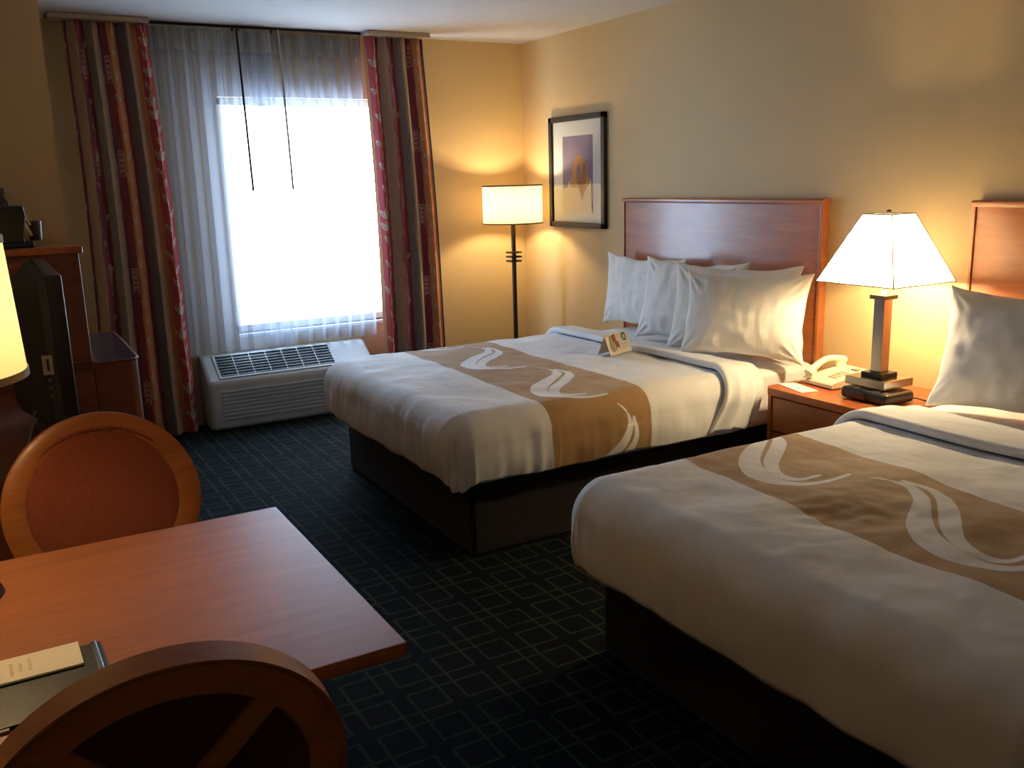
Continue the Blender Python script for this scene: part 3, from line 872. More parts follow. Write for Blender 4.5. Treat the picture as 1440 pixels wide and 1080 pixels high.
# tent card on the bed
tc = thing('tent_card', 'small folded tent card with a brown and green picture on the window-side bed', 'card', (2.79, 3.72, ZT1 + .01))
tcR = Matrix.Translation((2.762, 3.775, ZT1 + .012)) @ Matrix.Rotation(rad(20), 4, 'Z')
mc = plain('card_cream', (226, 214, 190), .6)
def tri_face(name, pts, mat, parent):
    mb = MB(); vs = [mb.bm.verts.new(tcR @ Vector(p)) for p in pts]; mb.bm.faces.new(vs)
    o = mb.build(name, mat, smooth=False); adopt(tc, o); return o
wv = .0
# local x: along the ridge (facing camera side is -y)
hx, hy, hz = .10, .040, .100
mb = MB()
P0 = [(-hx, -hy, 0), (hx, -hy, 0), (hx, 0, hz), (-hx, 0, hz), (hx, hy, 0), (-hx, hy, 0)]
vs = [mb.bm.verts.new(tcR @ Vector(p)) for p in P0]
mb.bm.faces.new((vs[0], vs[1], vs[2], vs[3])); mb.bm.faces.new((vs[3], vs[2], vs[4], vs[5]))
o = mb.build('card', mc, smooth=False); mm = o.modifiers.new('thick', 'SOLIDIFY'); mm.thickness = .0012; adopt(tc, o)
def on_face(u, v, k):     # u 0..1 right, v 0..1 up
    p = Vector((-hx + 2 * hx * u, -hy * (1 - v), hz * v)); n_ = Vector((0, -hz, hy)).normalized(); return p + n_ * k
for nm, pts, rgb in (('printed_leaves', [(.12, .3), (.16, .9), (.34, .95), (.30, .55), (.36, .2), (.2, .12)], (150, 146, 104)),
                     ('printed_figure', [(.30, .95), (.44, .97), (.42, .72), (.50, .55), (.52, .22), (.42, .35), (.36, .28), (.34, .6), (.28, .75)], (150, 78, 56)),
                     ('printed_badge', [(.70, .92), (.86, .97), (.90, .75), (.84, .55), (.72, .58), (.68, .75)], (66, 84, 66)),
                     ('printed_badge_centre', [(.73, .86), (.83, .88), (.85, .72), (.80, .63), (.74, .65), (.72, .76)], (176, 196, 172))):
    tri_face(nm, [on_face(u, v, .0016 + (.0004 if 'centre' in nm else 0)) for u, v in pts], plain(nm, rgb, .6), tc)
for k in range(3):
    tri_face('printed_line', [on_face(.58, .44 - k * .11, .0016), on_face(.86 - k * .05, .44 - k * .11, .0016), on_face(.86 - k * .05, .41 - k * .11, .0016), on_face(.58, .41 - k * .11, .0016)], plain('line_grey', (176, 166, 150), .7), tc)

# ------------------------------------------------------------------ nightstand and what stands on it
NX0, NX1, NY0, NY1, NZ = 3.005, W - .003, 2.345, 2.975, .545
ns = thing('nightstand', 'reddish wooden nightstand between the two beds', 'nightstand', ((NX0 + NX1) / 2, (NY0 + NY1) / 2, 0))
mb = MB(); mb.prism([(NX0, NY0), (NX1, NY0), (NX1, NY1), (NX0 + .03, NY1), (NX0, NY1 - .03)], NZ - .034, NZ, bev=.003); a = mb.build('top', M['wood'])
mb = MB(); mb.box((NX0 + .03, NY0 + .02, .0), (NX1, NY0 + .04, NZ - .034)); mb.box((NX0 + .018, NY1 - .035, 0), (NX1, NY1 - .015, NZ - .034), .002)
mb.box((NX1 - .01, NY0 + .03, 0), (NX1, NY1 - .03, NZ - .034)); mb.box((NX0 + .04, NY0 + .03, .06), (NX1, NY1 - .03, .08))
b = mb.build('carcass', M['wood_head'], smooth=False)
mb = MB(); mb.box((NX0 + .02, NY0 + .045, NZ - .20), (NX0 + .045, NY1 - .042, NZ - .044), .003); c = mb.build('drawer', M['wood_head'])
mb = MB(); mb.box((NX0 + .02, NY0 + .045, .09), (NX0 + .045, NY1 - .042, NZ - .21), .003); d = mb.build('door', M['wood_head'])
mb = MB(); mb.box((NX0 + .05, NY0 + .04, 0), (NX0 + .07, NY1 - .036, .09)); e = mb.build('kick_board', M['base_cloth'], smooth=False)
adopt(ns, a, b, c, d, e)

# clock radio
cr = thing('clock_radio', 'black clock radio with rounded ends under the chrome lamp base', 'clock radio', (3.21, 2.51, NZ))
mb = MB(); mb.box((3.112, 2.39, NZ + .004), (3.285, 2.635, NZ + .052), .018, 4); a = mb.build('case', M['black'])
mb = MB(); mb.box((3.105, 2.50, NZ + .012), (3.115, 2.60, NZ + .040), .003); b = mb.build('display', plain('radio_display', (46, 34, 34), .15))
parts = [a, b]
for k, y in enumerate((2.42, 2.46, 2.56, 2.60)):
    mb = MB(); mb.box((3.124, y - .012, NZ + .050), (3.142, y + .012, NZ + .055), .002); parts.append(mb.build('button', M['chrome']))
adopt(cr, *parts)

# table lamp
LX, LY = 3.24, 2.54
lp = thing('table_lamp', 'bedside table lamp with square chrome column and lit white pyramid shade', 'lamp', (LX, LY, NZ + .057))
LZ = NZ + .057
mb = MB(); mb.box((LX - .092, LY - .10, LZ), (LX + .092, LY + .10, LZ + .036), .003); a = mb.build('base', M['chrome'])
mb = MB(); mb.box((LX - .052, LY - .052, LZ + .036), (LX + .052, LY + .052, LZ + .056), .003); b = mb.build('plinth', M['black'])
mb = MB(); mb.box((LX - .026, LY - .026, LZ + .056), (LX + .026, LY + .026, .97), .002); c = mb.build('column', M['chrome'])
mb = MB(); mb.box((LX - .040, LY - .040, .968), (LX + .040, LY + .040, .986), .002); d = mb.build('cap', plain('cap_bronze', (90, 78, 62), .35, .8))
mb = MB(); mb.tube([(LX, LY, .985), (LX, LY, 1.04)], .010, 14); e = mb.build('neck', plain('frosted_neck', (230, 220, 200), .3))
adopt(lp, a, b, c, d, e)
hb, ht, zb2, zt2 = .193, .072, 1.042, 1.318
mb = MB()
cb = [(-hb, -hb), (hb, -hb), (hb, hb), (-hb, hb)]; ct = [(-ht, -ht), (ht, -ht), (ht, ht), (-ht, ht)]
lo = [mb.bm.verts.new((LX + x, LY + y, zb2)) for x, y in cb]; hi = [mb.bm.verts.new((LX + x, LY + y, zt2)) for x, y in ct]
for i in range(4): mb.bm.faces.new((lo[i], lo[(i + 1) % 4], hi[(i + 1) % 4], hi[i]))
sh = mb.build('lamp_shade', M['shade_white'], smooth=False)
mb = MB()
for i in range(4): mb.tube([(LX + cb[i][0], LY + cb[i][1], zb2), (LX + ct[i][0], LY + ct[i][1], zt2)], .0022, 6)
for i in range(4):
    j = (i + 1) % 4
    mb.tube([(LX + cb[i][0], LY + cb[i][1], zb2), (LX + cb[j][0], LY + cb[j][1], zb2)], .0022, 6)
    mb.tube([(LX + ct[i][0], LY + ct[i][1], zt2), (LX + ct[j][0], LY + ct[j][1], zt2)], .0022, 6)
trm = mb.build('shade_piping', plain('shade_piping', (70, 62, 48), .7))
mb = MB(); mb.tube([(LX, LY, 1.05), (LX + .035, LY, 1.09), (LX + .04, LY, 1.2), (LX, LY, 1.315)], .002, 6); mb.tube([(LX, LY, 1.05), (LX - .035, LY, 1.09), (LX - .04, LY, 1.2), (LX, LY, 1.315)], .002, 6)
mb.tube([(LX - ht, LY, zt2), (LX + ht, LY, zt2)], .002, 6); mb.tube([(LX, LY - ht, zt2), (LX, LY + ht, zt2)], .002, 6)
hp = mb.build('harp', M['chrome'])
mb = MB(); mb.lathe([(.001, 1.335), (.008, 1.333), (.01, 1.325), (.006, 1.318), (.001, 1.316)], 16, (LX, LY, 0)); fn = mb.build('finial', M['bronze'])
mb = MB(); mb.lathe([(.001, .104), (.014, .101), (.020, .09), (.020, .08), (.011, .06), (.011, .0)], 20, (LX, LY, 1.01)); bl = mb.build('bulb', M['shade_white'])
adopt(lp, sh, hp, fn, bl); trm.parent = sh
mb = MB(); mb.tube([(3.285, 2.43, NZ + .015), (3.31, 2.40, NZ + .012), (3.33, 2.375, NZ + .004), (3.38, 2.36, NZ + .004), (3.50, 2.37, NZ + .004)], .003, 8)
tag(mb.build('power_cord', M['black']), 'thin black power cord trailing from the clock radio across the nightstand', 'cord')

# telephone
ph = thing('telephone', 'cream corded desk telephone on the nightstand', 'telephone', (3.30, 2.83, NZ))
TR = Matrix.Translation((3.19, 2.83, NZ)) @ Matrix.Rotation(rad(-6), 4, 'Z')
# local: x back (towards wall), y left; width .19, depth .24
mb = MB()
prof = [(0, .004), (0, .022), (.012, .03), (.20, .068), (.235, .066), (.245, .05), (.245, .004)]
rows = [[mb.bm.verts.new(TR @ Vector((x, y, z))) for x, z in prof] for y in (-.095, .095)]
n_ = len(prof)
for i in range(n_): mb.bm.faces.new((rows[0][i], rows[0][(i + 1) % n_], rows[1][(i + 1) % n_], rows[1][i]))
mb.bm.faces.new(rows[0]); mb.bm.faces.new(list(reversed(rows[1])))
bmesh.ops.bevel(mb.bm, geom=list(mb.bm.edges), offset=.004, segments=2, profile=.5, affect='EDGES')
a = mb.build('body', M['cream_plastic'])
pz = lambda x: .03 + (x - .012) * .2021
mb = MB()
pts = []
for k in range(15):
    q = k / 14; x = .005 + q * .205
    pts.append(TR @ Vector((x, .062, pz(x) + .022 + .034 * math.sin(PI * q))))
mb.tube(pts, [.017 + .008 * (abs(2 * k / 14 - 1)) ** 3 for k in range(15)], 14, flat=.8)
for x in (.022, .192):
    mb.lathe([(.001, 0), (.024, 0), (.026, .012), (.020, .032)], 20, mat=TR @ Matrix.Translation((x, .062, pz(x) - .002)))
hs = mb.build('handset', M['cream_plastic'])
parts = [a, hs]
for r in range(4):
    for c_ in range(3):
        x = .065 + (3 - r) * .022; y = -.012 - c_ * .019
        mb = MB(); mb.box((-.007, -.006, 0), (.007, .006, .004), .0015, mat=TR @ Matrix.Translation((x, y, pz(x))) @ Matrix.Rotation(-.2, 4, 'Y'))
        parts.append(mb.build('key', plain('phone_key', (170, 160, 134), .5) if (r, c_) == (0, 0) else bpy.data.materials['phone_key']))
mb = MB(); mb.box((.17, -.07, pz(.17) + .0005), (.20, -.03, pz(.2) + .001), mat=TR); parts.append(mb.build('name_plate', plain('phone_plate', (140, 136, 116), .5)))
mb = MB(); mb.lathe([(.006, 0), (.006, .003)], 12, cap=True, mat=TR @ Matrix.Translation((.12, -.083, pz(.12)))); parts.append(mb.build('message_light', M['black']))
mb = MB(); mb.lathe([(.006, 0), (.006, .002)], 12, cap=True, mat=TR @ Matrix.Translation((.19, -.0955, .045)) @ Matrix.Rotation(PI / 2, 4, 'X')); parts.append(mb.build('jack', M['black']))
mb = MB(); pts = []
for k in range(150):
    q = k / 149; c0 = TR @ Vector((-.004 - .03 * math.sin(PI * q), .062 + .05 * q, .0)); an = q * 2 * PI * 16
    rr = .0055
    pts.append((c0.x + rr * math.cos(an), c0.y, NZ + .012 + .012 * (1 - q) + rr * math.sin(an)))
mb.tube(pts, .0016, 6); parts.append(mb.build('coiled_cord', M['cream_plastic']))
adopt(ph, *parts)
nc = thing('notepad', 'white note card with a dark dot lying in front of the telephone', 'note card', (3.11, 2.86, NZ))
mb = MB(); mb.box((-.042, -.095, 0), (.042, .095, .003), mat=Matrix.Translation((3.105, 2.862, NZ + .0005)) @ Matrix.Rotation(rad(-14), 4, 'Z')); a = mb.build('card', M['white_paper'], smooth=False)
mb = MB(); mb.lathe([(.005, 0), (.005, .001)], 14, cap=True, mat=Matrix.Translation((3.085, 2.84, NZ + .0036))); b = mb.build('dot', M['black'])
adopt(nc, a, b)

# ------------------------------------------------------------------ dining table, chairs, things on the table
TX0, TX1, TY0, TY1, TZ = XL + .004, .536, 1.328, 2.121, .74
tb = thing('desk_table', 'reddish wooden table jutting from the left with a round-backed chair on each side', 'table', (0, (TY0 + TY1) / 2, 0))
mb = MB(); mb.box((TX0, TY0, TZ - .026), (TX1, TY1, TZ), .0025, 2); a = mb.build('tabletop', M['wood_x'])
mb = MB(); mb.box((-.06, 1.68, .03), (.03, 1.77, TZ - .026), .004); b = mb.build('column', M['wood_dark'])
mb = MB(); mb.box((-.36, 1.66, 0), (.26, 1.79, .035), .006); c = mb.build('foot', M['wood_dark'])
mb = MB(); mb.box((TX0, TY0 + .08, TZ - .1), (TX0 + .03, TY1 - .08, TZ - .026)); d = mb.build('wall_cleat', M['wood_dark'], smooth=False)
adopt(tb, a, b, c, d)

def weave():
    t = NT('chair_weave'); c = t.coord()
    ck = t.n('ShaderNodeTexChecker'); t.l(t.mapping(c, scale=(1, 1, 1)), ck.inputs[0]); ck.inputs['Scale'].default_value = 260
    w1 = t.n('ShaderNodeTexWave'); t.l(t.mapping(c, rot=(0, rad(0), 0)), w1.inputs[0]); w1.inputs['Scale'].default_value = 58; w1.bands_direction = 'X'
    w2 = t.n('ShaderNodeTexWave'); t.l(c, w2.inputs[0]); w2.inputs['Scale'].default_value = 58; w2.bands_direction = 'Z'
    h = t.math('MULTIPLY', w1.outputs['Fac'], w2.outputs['Fac'])
    n = t.noise(c, 40, 3)
    col = t.mix(h, srgb(118, 54, 38), srgb(184, 106, 74))
    col = t.mix(t.math('MULTIPLY', n, .3), col, srgb(134, 64, 48))
    return t.done(t.bsdf(col, .85, 0, t.bump(h, .5, .003), 0, .2, .2))
M['weave'] = weave()
M['back_cloth'] = fabric('chair_back_cloth', (72, 32, 28), (56, 24, 22), 300)
CHAIRSET = 'round-backed wooden chairs at the table'

def chair(label, loc, rot, lean=rad(10)):
    # local: sitter faces -y, origin on the floor under the seat centre
    ch = thing('dining_chair', label, 'chair', loc, CHAIRSET)
    ch.rotation_euler = (0, 0, rot)
    Rr, rc = .232, .712        # back radius, centre height
    BYo = .205                 # back plane at seat height
    T = Matrix.Translation((0, BYo, .47)) @ Matrix.Rotation(-lean, 4, 'X') @ Matrix.Translation((0, 0, rc - .47))
    # ring
    sec = [(-.006, .015), (0, .021), (.004, .021), (.004, -.021), (0, -.024), (-.046, -.024), (-.052, -.019), (-.052, .013), (-.048, .017)]
    P = np.zeros((96, len(sec) + 1, 3))
    for i in range(96):
        a = 2 * PI * i / 96
        for k in range(len(sec) + 1):
            dr, dy = sec[k % len(sec)]
            r = Rr + dr
            curve = -.012 * (math.cos(a) ** 2)        # gentle wrap
            P[i, k] = T @ Vector((r * math.cos(a), dy + curve, r * math.sin(a)))
    o = grid_mesh('back_ring', P, M['wood_chair'], ch, closed_u=True); o.data.set_sharp_from_angle(angle=rad(40))
    # upholstered pad, front
    prof = [(0, -.048), (.08, -.047), (.14, -.045), (.176, -.042), (.189, -.038), (.195, -.030), (.195, -.020)]
    P = np.zeros((72, len(prof), 3))
    for i in range(72):
        a = 2 * PI * i / 72
        for k, (r, y) in enumerate(prof): P[i, k] = T @ Vector((r * math.cos(a), y + .012, r * math.sin(a)))
    grid_mesh('back_pad', P, M['weave'], ch, closed_u=True)
    P = np.zeros((72, 4, 3))
    for i in range(72):
        a = 2 * PI * i / 72
        for k, r in enumerate((0, .09, .15, .185)): P[i, k] = T @ Vector((r * math.cos(a), .004, r * math.sin(a)))
    grid_mesh('back_panel', P, M['back_cloth'], ch, closed_u=True)
    # piping where pad meets wood
    mb = MB(); mb.tube([T @ Vector((.196 * math.cos(2 * PI * k / 72), -.026, .196 * math.sin(2 * PI * k / 72))) for k in range(73)], .0045, 8, cap=False); mb.build('piping', M['weave'], ch)
    # slanted braces across the rear of the back
    for s in (-1, 1):
        mb = MB(); p0 = Vector((s * .126, .012, .135)); p1 = Vector((-s * .126, .012, -.135))
        d = (p1 - p0).normalized(); n = Vector((d.z, 0, -d.x)) * .016
        vs = [mb.bm.verts.new(T @ v) for v in (p0 + n, p0 - n, p1 - n, p1 + n, p0 + n - Vector((0, .012, 0)), p0 - n - Vector((0, .012, 0)), p1 - n - Vector((0, .012, 0)), p1 + n - Vector((0, .012, 0)))]
        for f in ((0, 1, 2, 3), (7, 6, 5, 4), (0, 4, 5, 1), (1, 5, 6, 2), (2, 6, 7, 3), (3, 7, 4, 0)): mb.bm.faces.new([vs[i] for i in f])
        mb.build('back_brace', M['wood_chair'], ch, smooth=False)
    # seat
    def rsq(w, d0, d1, r=.09, n=6):
        out = []
        for (cx, cy, a0) in ((w - r, d1 - r, 0), (-w + r, d1 - r, 90), (-w + r, d0 + r, 180), (w - r, d0 + r, 270)):
            for k in range(n + 1):
                a = rad(a0 + 90 * k / n); out.append((cx + r * math.cos(a), cy + r * math.sin(a)))
        return out
    rows = []
    for ins, z in ((.012, .43), (.0, .44), (-.004, .46), (.004, .478), (.03, .488), (.09, .494), (.16, .496)):
        rows.append([(x, y, z) for x, y in rsq(.225 - ins, -.225 + ins, .20 - ins, max(.02, .09 - ins * .4))])
    P = np.array(rows).transpose(1, 0, 2)
    o = grid_mesh('seat', P, M['weave'], ch, closed_u=True)
    bm = bmesh.new(); bm.from_mesh(o.data); bmesh.ops.holes_fill(bm, edges=bm.edges, sides=0); bmesh.ops.recalc_face_normals(bm, faces=bm.faces); bm.to_mesh(o.data); bm.free()
    mb = MB(); mb.prism(rsq(.215, -.215, .195, .07), .375, .43, bev=.004); mb.build('seat_frame', M['wood_chair'], ch)
    for s in (-1, 1):
        mb = MB(); mb.tube([(s * .185, -.18, .40), (s * .19, -.19, .2), (s * .195, -.205, .0)], [.021, .018, .014], 12); mb.build('leg', M['wood_chair'], ch)
        mb = MB(); mb.tube([(s * .20, .275, .0), (s * .195, .225, .22), (s * .19, .195, .42), T @ Vector((s * .205, 0, -.10)), T @ Vector((s * .213, 0, .0))], [.015, .018, .020, .019, .014], 12); mb.build('leg', M['wood_chair'], ch)
    return ch
chair('round-backed wooden chair with rust woven pad on the far side of the table', (.190, 2.245, 0), 0)
chair('round-backed wooden chair seen from behind, on the near side of the table', (.122, 1.392, 0), PI)

# folder and card on the table
fo = thing('folder', 'black leather folder with a metal edge lying on the table', 'folder', (-.05, 1.53, TZ))
FR = Matrix.Translation((.088, 1.608, TZ + .001)) @ Matrix.Rotation(rad(1.5), 4, 'Z')
mb = MB(); mb.box((-.34, -.204, 0), (0, 0, .006), .002, mat=FR); a = mb.build('cover', plain('black_leather', (34, 32, 30), .45, bump=.2, bscale=300))
mb = MB(); mb.box((-.016, -.206, .002), (-.007, .002, .0085), .002, mat=FR); b = mb.build('metal_edge', plain('steel_edge', (190, 205, 220), .2, 1.0))
mb = MB(); mb.box((-.34, -.209, .001), (-.15, -.204, .004), mat=FR); c = mb.build('page_edge', M['white_paper'], smooth=False)
adopt(fo, a, b, c)
cd = thing('table_card', 'cream card with green underside lying on the black folder', 'card', (-.1, 1.57, TZ + .007))
CR = Matrix.Translation((.054, 1.617, TZ + .0075)) @ Matrix.Rotation(rad(1.2), 4, 'Z')
mb = MB(); mb.box((-.26, -.084, .0026), (0, 0, .0038), mat=CR); a = mb.build('card_face', plain('cream_card', (238, 226, 200), .6), smooth=False)
mb = MB(); mb.box((-.26, -.087, 0), (-.001, -.001, .0026), mat=CR); b = mb.build('card_backing', plain('green_card', (84, 98, 56), .6), smooth=False)
parts = [a, b]
rndt = random.Random(3); mt = plain('faded_ink', (176, 158, 120), .7)
# three faded lines running across the card; too blurred in the photo to read, kept as short uneven strokes
for li, (x, y0, y1) in enumerate(((-.105, -.068, -.020), (-.092, -.056, -.027), (-.078, -.060, -.018))):
    mb = MB(); y = y0
    while y < y1:
        w = rndt.uniform(.0022, .0040); h = rndt.uniform(.0035, .0052)
        mb.box((x, y, .0038), (x + h, y + w * .35, .004), mat=CR)
        if rndt.random() < .7: mb.box((x + h * .8, y, .0038), (x + h, y + w * .8, .004), mat=CR)
        y += w + .0012
    parts.append(mb.build('text_line', mt, smooth=False))
adopt(cd, *parts)

# desk lamp at the left
DX, DY = -.135, 1.95
dl = thing('desk_lamp', 'lamp with lit cream drum shade on the table at the left edge', 'lamp', (DX, DY, TZ))
mb = MB(); mb.lathe([(.001, .018), (.06, .016), (.084, .010), (.088, 0)], 36); mb.build('base', M['bronze'], dl)
mb = MB(); mb.tube([(0, 0, .012), (0, 0, .52)], .010, 14); mb.build('pole', M['bronze'], dl)
z0_, z1_ = 1.165 - TZ, 1.418 - TZ
mb = MB(); mb.lathe([(.182, z0_), (.170, z1_)], 64); sh = mb.build('lamp_shade', M['shade'], dl)
for r_, z in ((.183, z0_), (.171, z1_ - .006)):
    mb = MB(); mb.lathe([(r_ + .0015, z), (r_ + .001, z + .014), (r_ - .003, z + .014), (r_ - .003, z), (r_ + .0015, z)], 64); mb.build('shade_trim', M['shade_trim_light'], sh)
mb = MB()
for k in range(3):
    an = k * 2 * PI / 3 + .3
    mb.tube([(0, 0, z1_ - .03), (.17 * math.cos(an), .17 * math.sin(an), z1_ - .03)], .002, 6)
mb.build('spider', M['bronze'], dl)
mb = MB(); mb.lathe([(.001, .580), (.014, .577), (.020, .565), (.020, .555), (.011, .535), (.011, .48)], 20); mb.build('bulb', M['shade_white'], dl)

# ------------------------------------------------------------------ dresser, television, cabinets
dr = thing('dresser', 'dark reddish dresser below the television', 'dresser', (-.3, 3.6, 0))
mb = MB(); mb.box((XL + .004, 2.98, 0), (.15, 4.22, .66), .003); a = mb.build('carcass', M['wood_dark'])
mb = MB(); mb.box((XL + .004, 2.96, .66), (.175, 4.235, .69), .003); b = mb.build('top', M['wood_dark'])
parts = [a, b]
for r in range(3):
    for c_ in range(2):
        y0 = 3.0 + c_ * .605; z0 = .05 + r * .2
        mb = MB(); mb.box((.150, y0, z0), (.166, y0 + .59, z0 + .185), .003); dd_ = mb.build('drawer', M['wood_dark']); parts.append(dd_)
        mb = MB(); mb.tube([(.168, y0 + .24, z0 + .1), (.185, y0 + .26, z0 + .1), (.185, y0 + .33, z0 + .1), (.168, y0 + .35, z0 + .1)], .005, 8); h_ = mb.build('handle', M['bronze']); h_.parent = dd_
adopt(dr, *parts)

tv = thing('television', 'black television seen from its side and back, standing left of the tall cabinet', 'television', (.13, 3.35, .69))
mb = MB(); mb.box((.150, 2.985, .765), (.192, 3.80, 1.262), .006, 3); a = mb.build('bezel', M['black'])
mb = MB(); mb.box((.1915, 3.02, .80), (.1935, 3.765, 1.228)); b = mb.build('screen', plain('tv_screen', (12, 13, 16), .08), smooth=False)
# bulging back shell
mb = MB(); Pn = []
def ringrect(x, y0, y1, z0, z1, r=.03, n=5):
    out = []
    for cy, cz, a0 in ((y1 - r, z1 - r, 0), (y0 + r, z1 - r, 90), (y0 + r, z0 + r, 180), (y1 - r, z0 + r, 270)):
        for k in range(n + 1):
            an = rad(a0 + 90 * k / n); out.append((x, cy + r * math.cos(an), cz + r * math.sin(an)))
    return out
rws = [ringrect(.152, 2.995, 3.79, .775, 1.254), ringrect(.128, 3.0, 3.785, .78, 1.25), ringrect(.112, 3.03, 3.75, .79, 1.24, .05), ringrect(.085, 3.12, 3.66, .80, 1.22, .07), ringrect(.045, 3.18, 3.60, .82, 1.20, .08), ringrect(.035, 3.22, 3.56, .84, 1.17, .08)]
P = np.array(rws).transpose(1, 0, 2)
c = grid_mesh('back_shell', P, M['tv_grey'], closed_u=True)
bm = bmesh.new(); bm.from_mesh(c.data); bmesh.ops.holes_fill(bm, edges=bm.edges, sides=0); bmesh.ops.recalc_face_normals(bm, faces=bm.faces); bm.to_mesh(c.data); bm.free(); c.data.set_sharp_from_angle(angle=rad(35))
parts = [a, b, c]
mb = MB(); mb.box((.111, 2.993, .97), (.139, 2.9985, 1.028), .001); lab_ = mb.build('port_plate', plain('port_plate', (170, 168, 158), .5)); parts.append(lab_)
mb = MB(); mb.box((.122, 2.9905, .982), (.129, 2.994, 1.018), .001); s_ = mb.build('port_slot', M['black_matte']); s_.parent = lab_
for z in (.953, .930, .905):
    mb = MB(); mb.lathe([(.005, 0), (.005, .004), (.003, .004), (.003, 0)], 14, mat=Matrix.Translation((.126, 2.999, z)) @ Matrix.Rotation(PI / 2, 4, 'X')); parts.append(mb.build('jack', M['chrome']))
mb = MB(); mb.box((.09, 3.15, .69), (.19, 3.62, .705), .004); mb.tube([(.14, 3.385, .70), (.14, 3.385, .80)], .03, 16); parts.append(mb.build('stand', M['black']))
adopt(tv, *parts)
mb = MB(); mb.tube([(.075, 3.02, .86), (.05, 2.95, .80), (.03, 2.93, .74), (.0, 2.94, .72), (-.06, 2.92, .705), (-.15, 2.95, .697)], .004, 8)
tag(mb.build('video_cable', plain('grey_cable', (90, 86, 80), .5)), 'thin grey cable hanging behind the television to the dresser', 'cable')

tc_ = thing('tall_cabinet', 'tall reddish wooden cabinet with the coffee maker on top, beside the window curtain', 'cabinet', (0, 4.43, 0))
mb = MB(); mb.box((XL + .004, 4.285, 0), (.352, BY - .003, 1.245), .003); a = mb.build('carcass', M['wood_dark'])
mb = MB(); mb.box((XL + .004, 4.262, 1.245), (.368, BY - .003, 1.274), .004); b = mb.build('top', M['wood'])
adopt(tc_, a, b)
lc = thing('low_cabinet', 'low reddish wooden cabinet with dark top and rounded corner below the left curtain', 'cabinet', (.44, 4.75, 0))
prof = [(.355, 4.29), (.500, 4.29), (.522, 4.297), (.536, 4.315), (.540, 4.345), (.548, 5.0), (.545, 5.18), (.53, 5.2), (.355, 5.2)]
mb = MB(); mb.prism(prof, 0, .765); a = mb.build('carcass', M['wood_dark'], angle=40)
inner = [(.380, 4.302), (.498, 4.302), (.516, 4.309), (.526, 4.323), (.530, 4.35), (.538, 5.0), (.535, 5.17), (.525, 5.19), (.380, 5.19)]
mb = MB(); mb.prism(inner, .765, .772); b = mb.build('top_inlay', plain('dark_laminate', (44, 38, 52), .22), angle=40)
mb = MB()
for (p, q) in zip(prof, prof[1:]):
    mb.tube([(p[0], p[1], .768), (q[0], q[1], .768)], .006, 8)
c = mb.build('top_edge', M['wood_dark'])
mb = MB(); mb.box((.25, 4.272, .75), (.353, 4.286, .785), .002); d = mb.build('ledge', M['wood_dark'])
adopt(lc, a, b, c); adopt(tc_, d)

# coffee maker and cup
CZ = 1.274
cm = thing('coffee_maker', 'black coffee maker on top of the tall wooden cabinet', 'coffee maker', (.08, 4.45, CZ))
mb = MB(); mb.box((-.03, 4.342, CZ), (.195, 4.54, CZ + .022), .006, 3); a = mb.build('base', M['black'])
Mx = Matrix(((1, 0, 0, 0), (0, 0, 1, 0), (0, 1, 0, 0), (0, 0, 0, 1)))
mb = MB(); mb.prism([(-.03, CZ + .02), (.165, CZ + .02), (.155, CZ + .06), (.178, CZ + .125), (.172, CZ + .171), (-.03, CZ + .168)], 4.36, 4.53, Mx, bev=.005); b = mb.build('housing', M['black'])
mb = MB(); mb.prism([(.148, CZ + .155), (.158, CZ + .155), (.196, CZ + .05), (.186, CZ + .045)], 4.372, 4.382, Mx); c = mb.build('chrome_strip', M['chrome'], smooth=False)
mb = MB(); mb.prism([(.172, CZ + .130), (.182, CZ + .130), (.196, CZ + .092), (.188, CZ + .088)], 4.40, 4.53, Mx); d = mb.build('handle', M['chrome'], smooth=False)
adopt(cm, a, b, c, d)
mb = MB(); mb.lathe([(.001, CZ + .024), (.020, CZ + .024), (.024, CZ + .03), (.029, CZ + .105), (.027, CZ + .105), (.022, CZ + .034), (.001, CZ + .032)], 28, (.208, 4.44, 0))
tag(mb.build('paper_cup', plain('brown_cup', (74, 54, 46), .5)), 'small brown cup standing beside the coffee maker', 'cup')
mb = MB(); mb.lathe([(.001, 0), (.035, 0), (.037, .01), (.037, .15), (.030, .19), (.019, .205), (.019, .215), (.022, .217), (.022, .245), (.001, .248)], 24, (.094, 4.59, CZ))
tag(mb.build('dark_bottle', M['black']), 'dark bottle behind the coffee maker, only its cap showing', 'bottle')

# ------------------------------------------------------------------ lights
def point(name, loc, power, col, r):
    l = bpy.data.lights.new(name, 'POINT'); l.energy = power; l.color = col; l.shadow_soft_size = r
    o = bpy.data.objects.new(name, l); COL.objects.link(o); o.location = loc; return o
WARM = (1.0, .75, .40)
def child_light(root, name, wloc, power, col, r):
    o = point(name, wloc, power, col, r); adopt(root, o); return o
child_light(fl, 'bulb_light', (FX, FY, 1.325), 34, WARM, .035)
child_light(lp, 'bulb_light', (LX, LY, 1.095), 58, WARM, .04)
child_light(dl, 'bulb_light', (DX, DY, 1.30), 11, (1.0, .72, .38), .035)

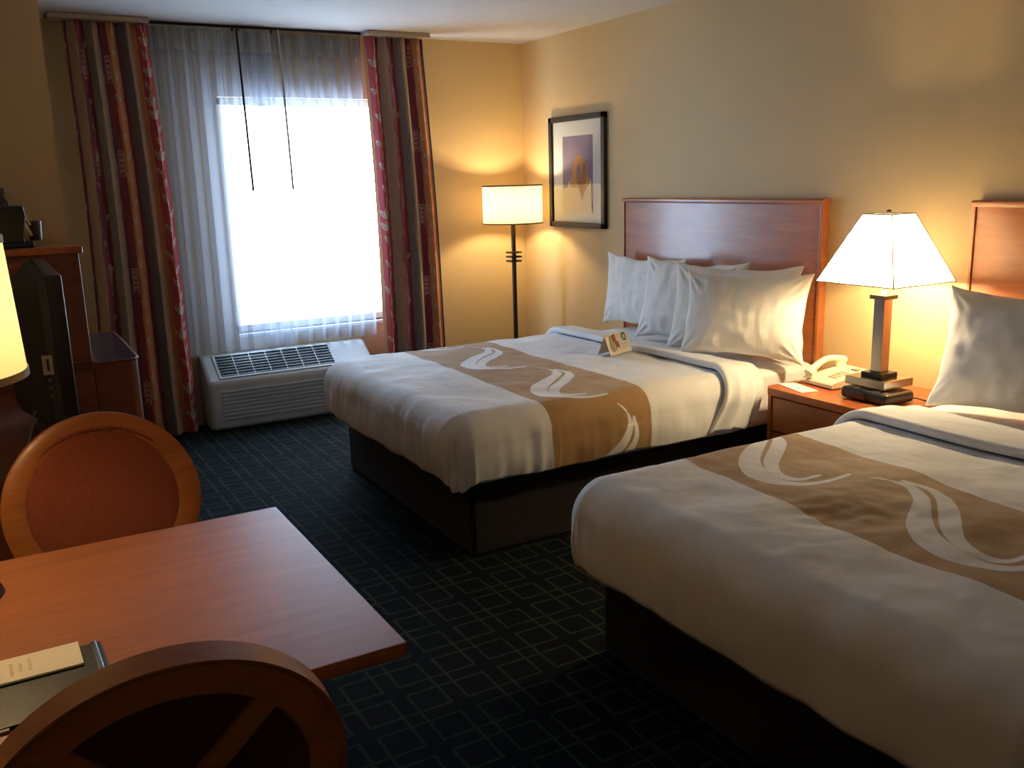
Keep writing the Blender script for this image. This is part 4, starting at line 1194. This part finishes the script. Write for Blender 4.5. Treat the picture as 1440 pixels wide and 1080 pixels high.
w = bpy.data.worlds.new('sky'); S.world = w; w.use_nodes = True
nt = w.node_tree; nt.nodes.clear()
bg = nt.nodes.new('ShaderNodeBackground'); wo = nt.nodes.new('ShaderNodeOutputWorld')
bg.inputs[0].default_value = (.56, .73, 1.0, 1); bg.inputs[1].default_value = 25.0
nt.links.new(bg.outputs[0], wo.inputs[0])
pl = bpy.data.lights.new('window_portal', 'AREA'); pl.shape = 'RECTANGLE'; pl.size = WX1 - WX0; pl.size_y = WZ1 - WZ0; pl.cycles.is_portal = True
po = bpy.data.objects.new('window_portal', pl); COL.objects.link(po)
po.location = ((WX0 + WX1) / 2, D + .16, (WZ0 + WZ1) / 2); po.rotation_euler = (-PI / 2, 0, 0)

# ------------------------------------------------------------------ camera
f, yw, pt, rl = 1289.42, .516505693, .220247394, -.0278367484
fwd = Vector((math.sin(yw) * math.cos(pt), math.cos(yw) * math.cos(pt), -math.sin(pt)))
right = Vector((math.cos(yw), -math.sin(yw), 0)); up = right.cross(fwd)
r2 = right * math.cos(rl) + up * math.sin(rl); u2 = -right * math.sin(rl) + up * math.cos(rl)
cam = bpy.data.cameras.new('camera'); co = bpy.data.objects.new('camera', cam); COL.objects.link(co)
cam.sensor_width = 36; cam.lens = f / 1440 * 36; cam.clip_start = .02
mw = Matrix((r2, u2, -fwd)).transposed().to_4x4(); mw.translation = (0, 0, 1.5)
co.matrix_world = mw
S.camera = co

for o in COL.objects:
    kind_of = o.name.split('.')[0]
    sets = {'bed': 'the two hotel beds', 'comforter': 'banded comforters on the beds', 'turned_down_sheet': 'sheets turned down over the comforters',
            'headboard': 'wooden headboards on the wall', 'curtain': 'striped curtains beside the window', 'sheer_curtain': 'sheer curtains over the window',
            'draw_rod': 'curtain draw rods'}
    if o.parent is None and kind_of in sets: o['group'] = sets[kind_of]
S.view_settings.view_transform = 'Standard'; S.view_settings.look = 'None'
S.view_settings.gamma = 1; S.view_settings.use_curve_mapping = False
S.view_settings.exposure = 0.0
S.cycles.use_denoising = True
S.cycles.max_bounces = 10; S.cycles.diffuse_bounces = 6; S.cycles.transparent_max_bounces = 16; S.cycles.transmission_bounces = 8
S.cycles.sample_clamp_indirect = 12.0
S.cycles.caustics_reflective = False
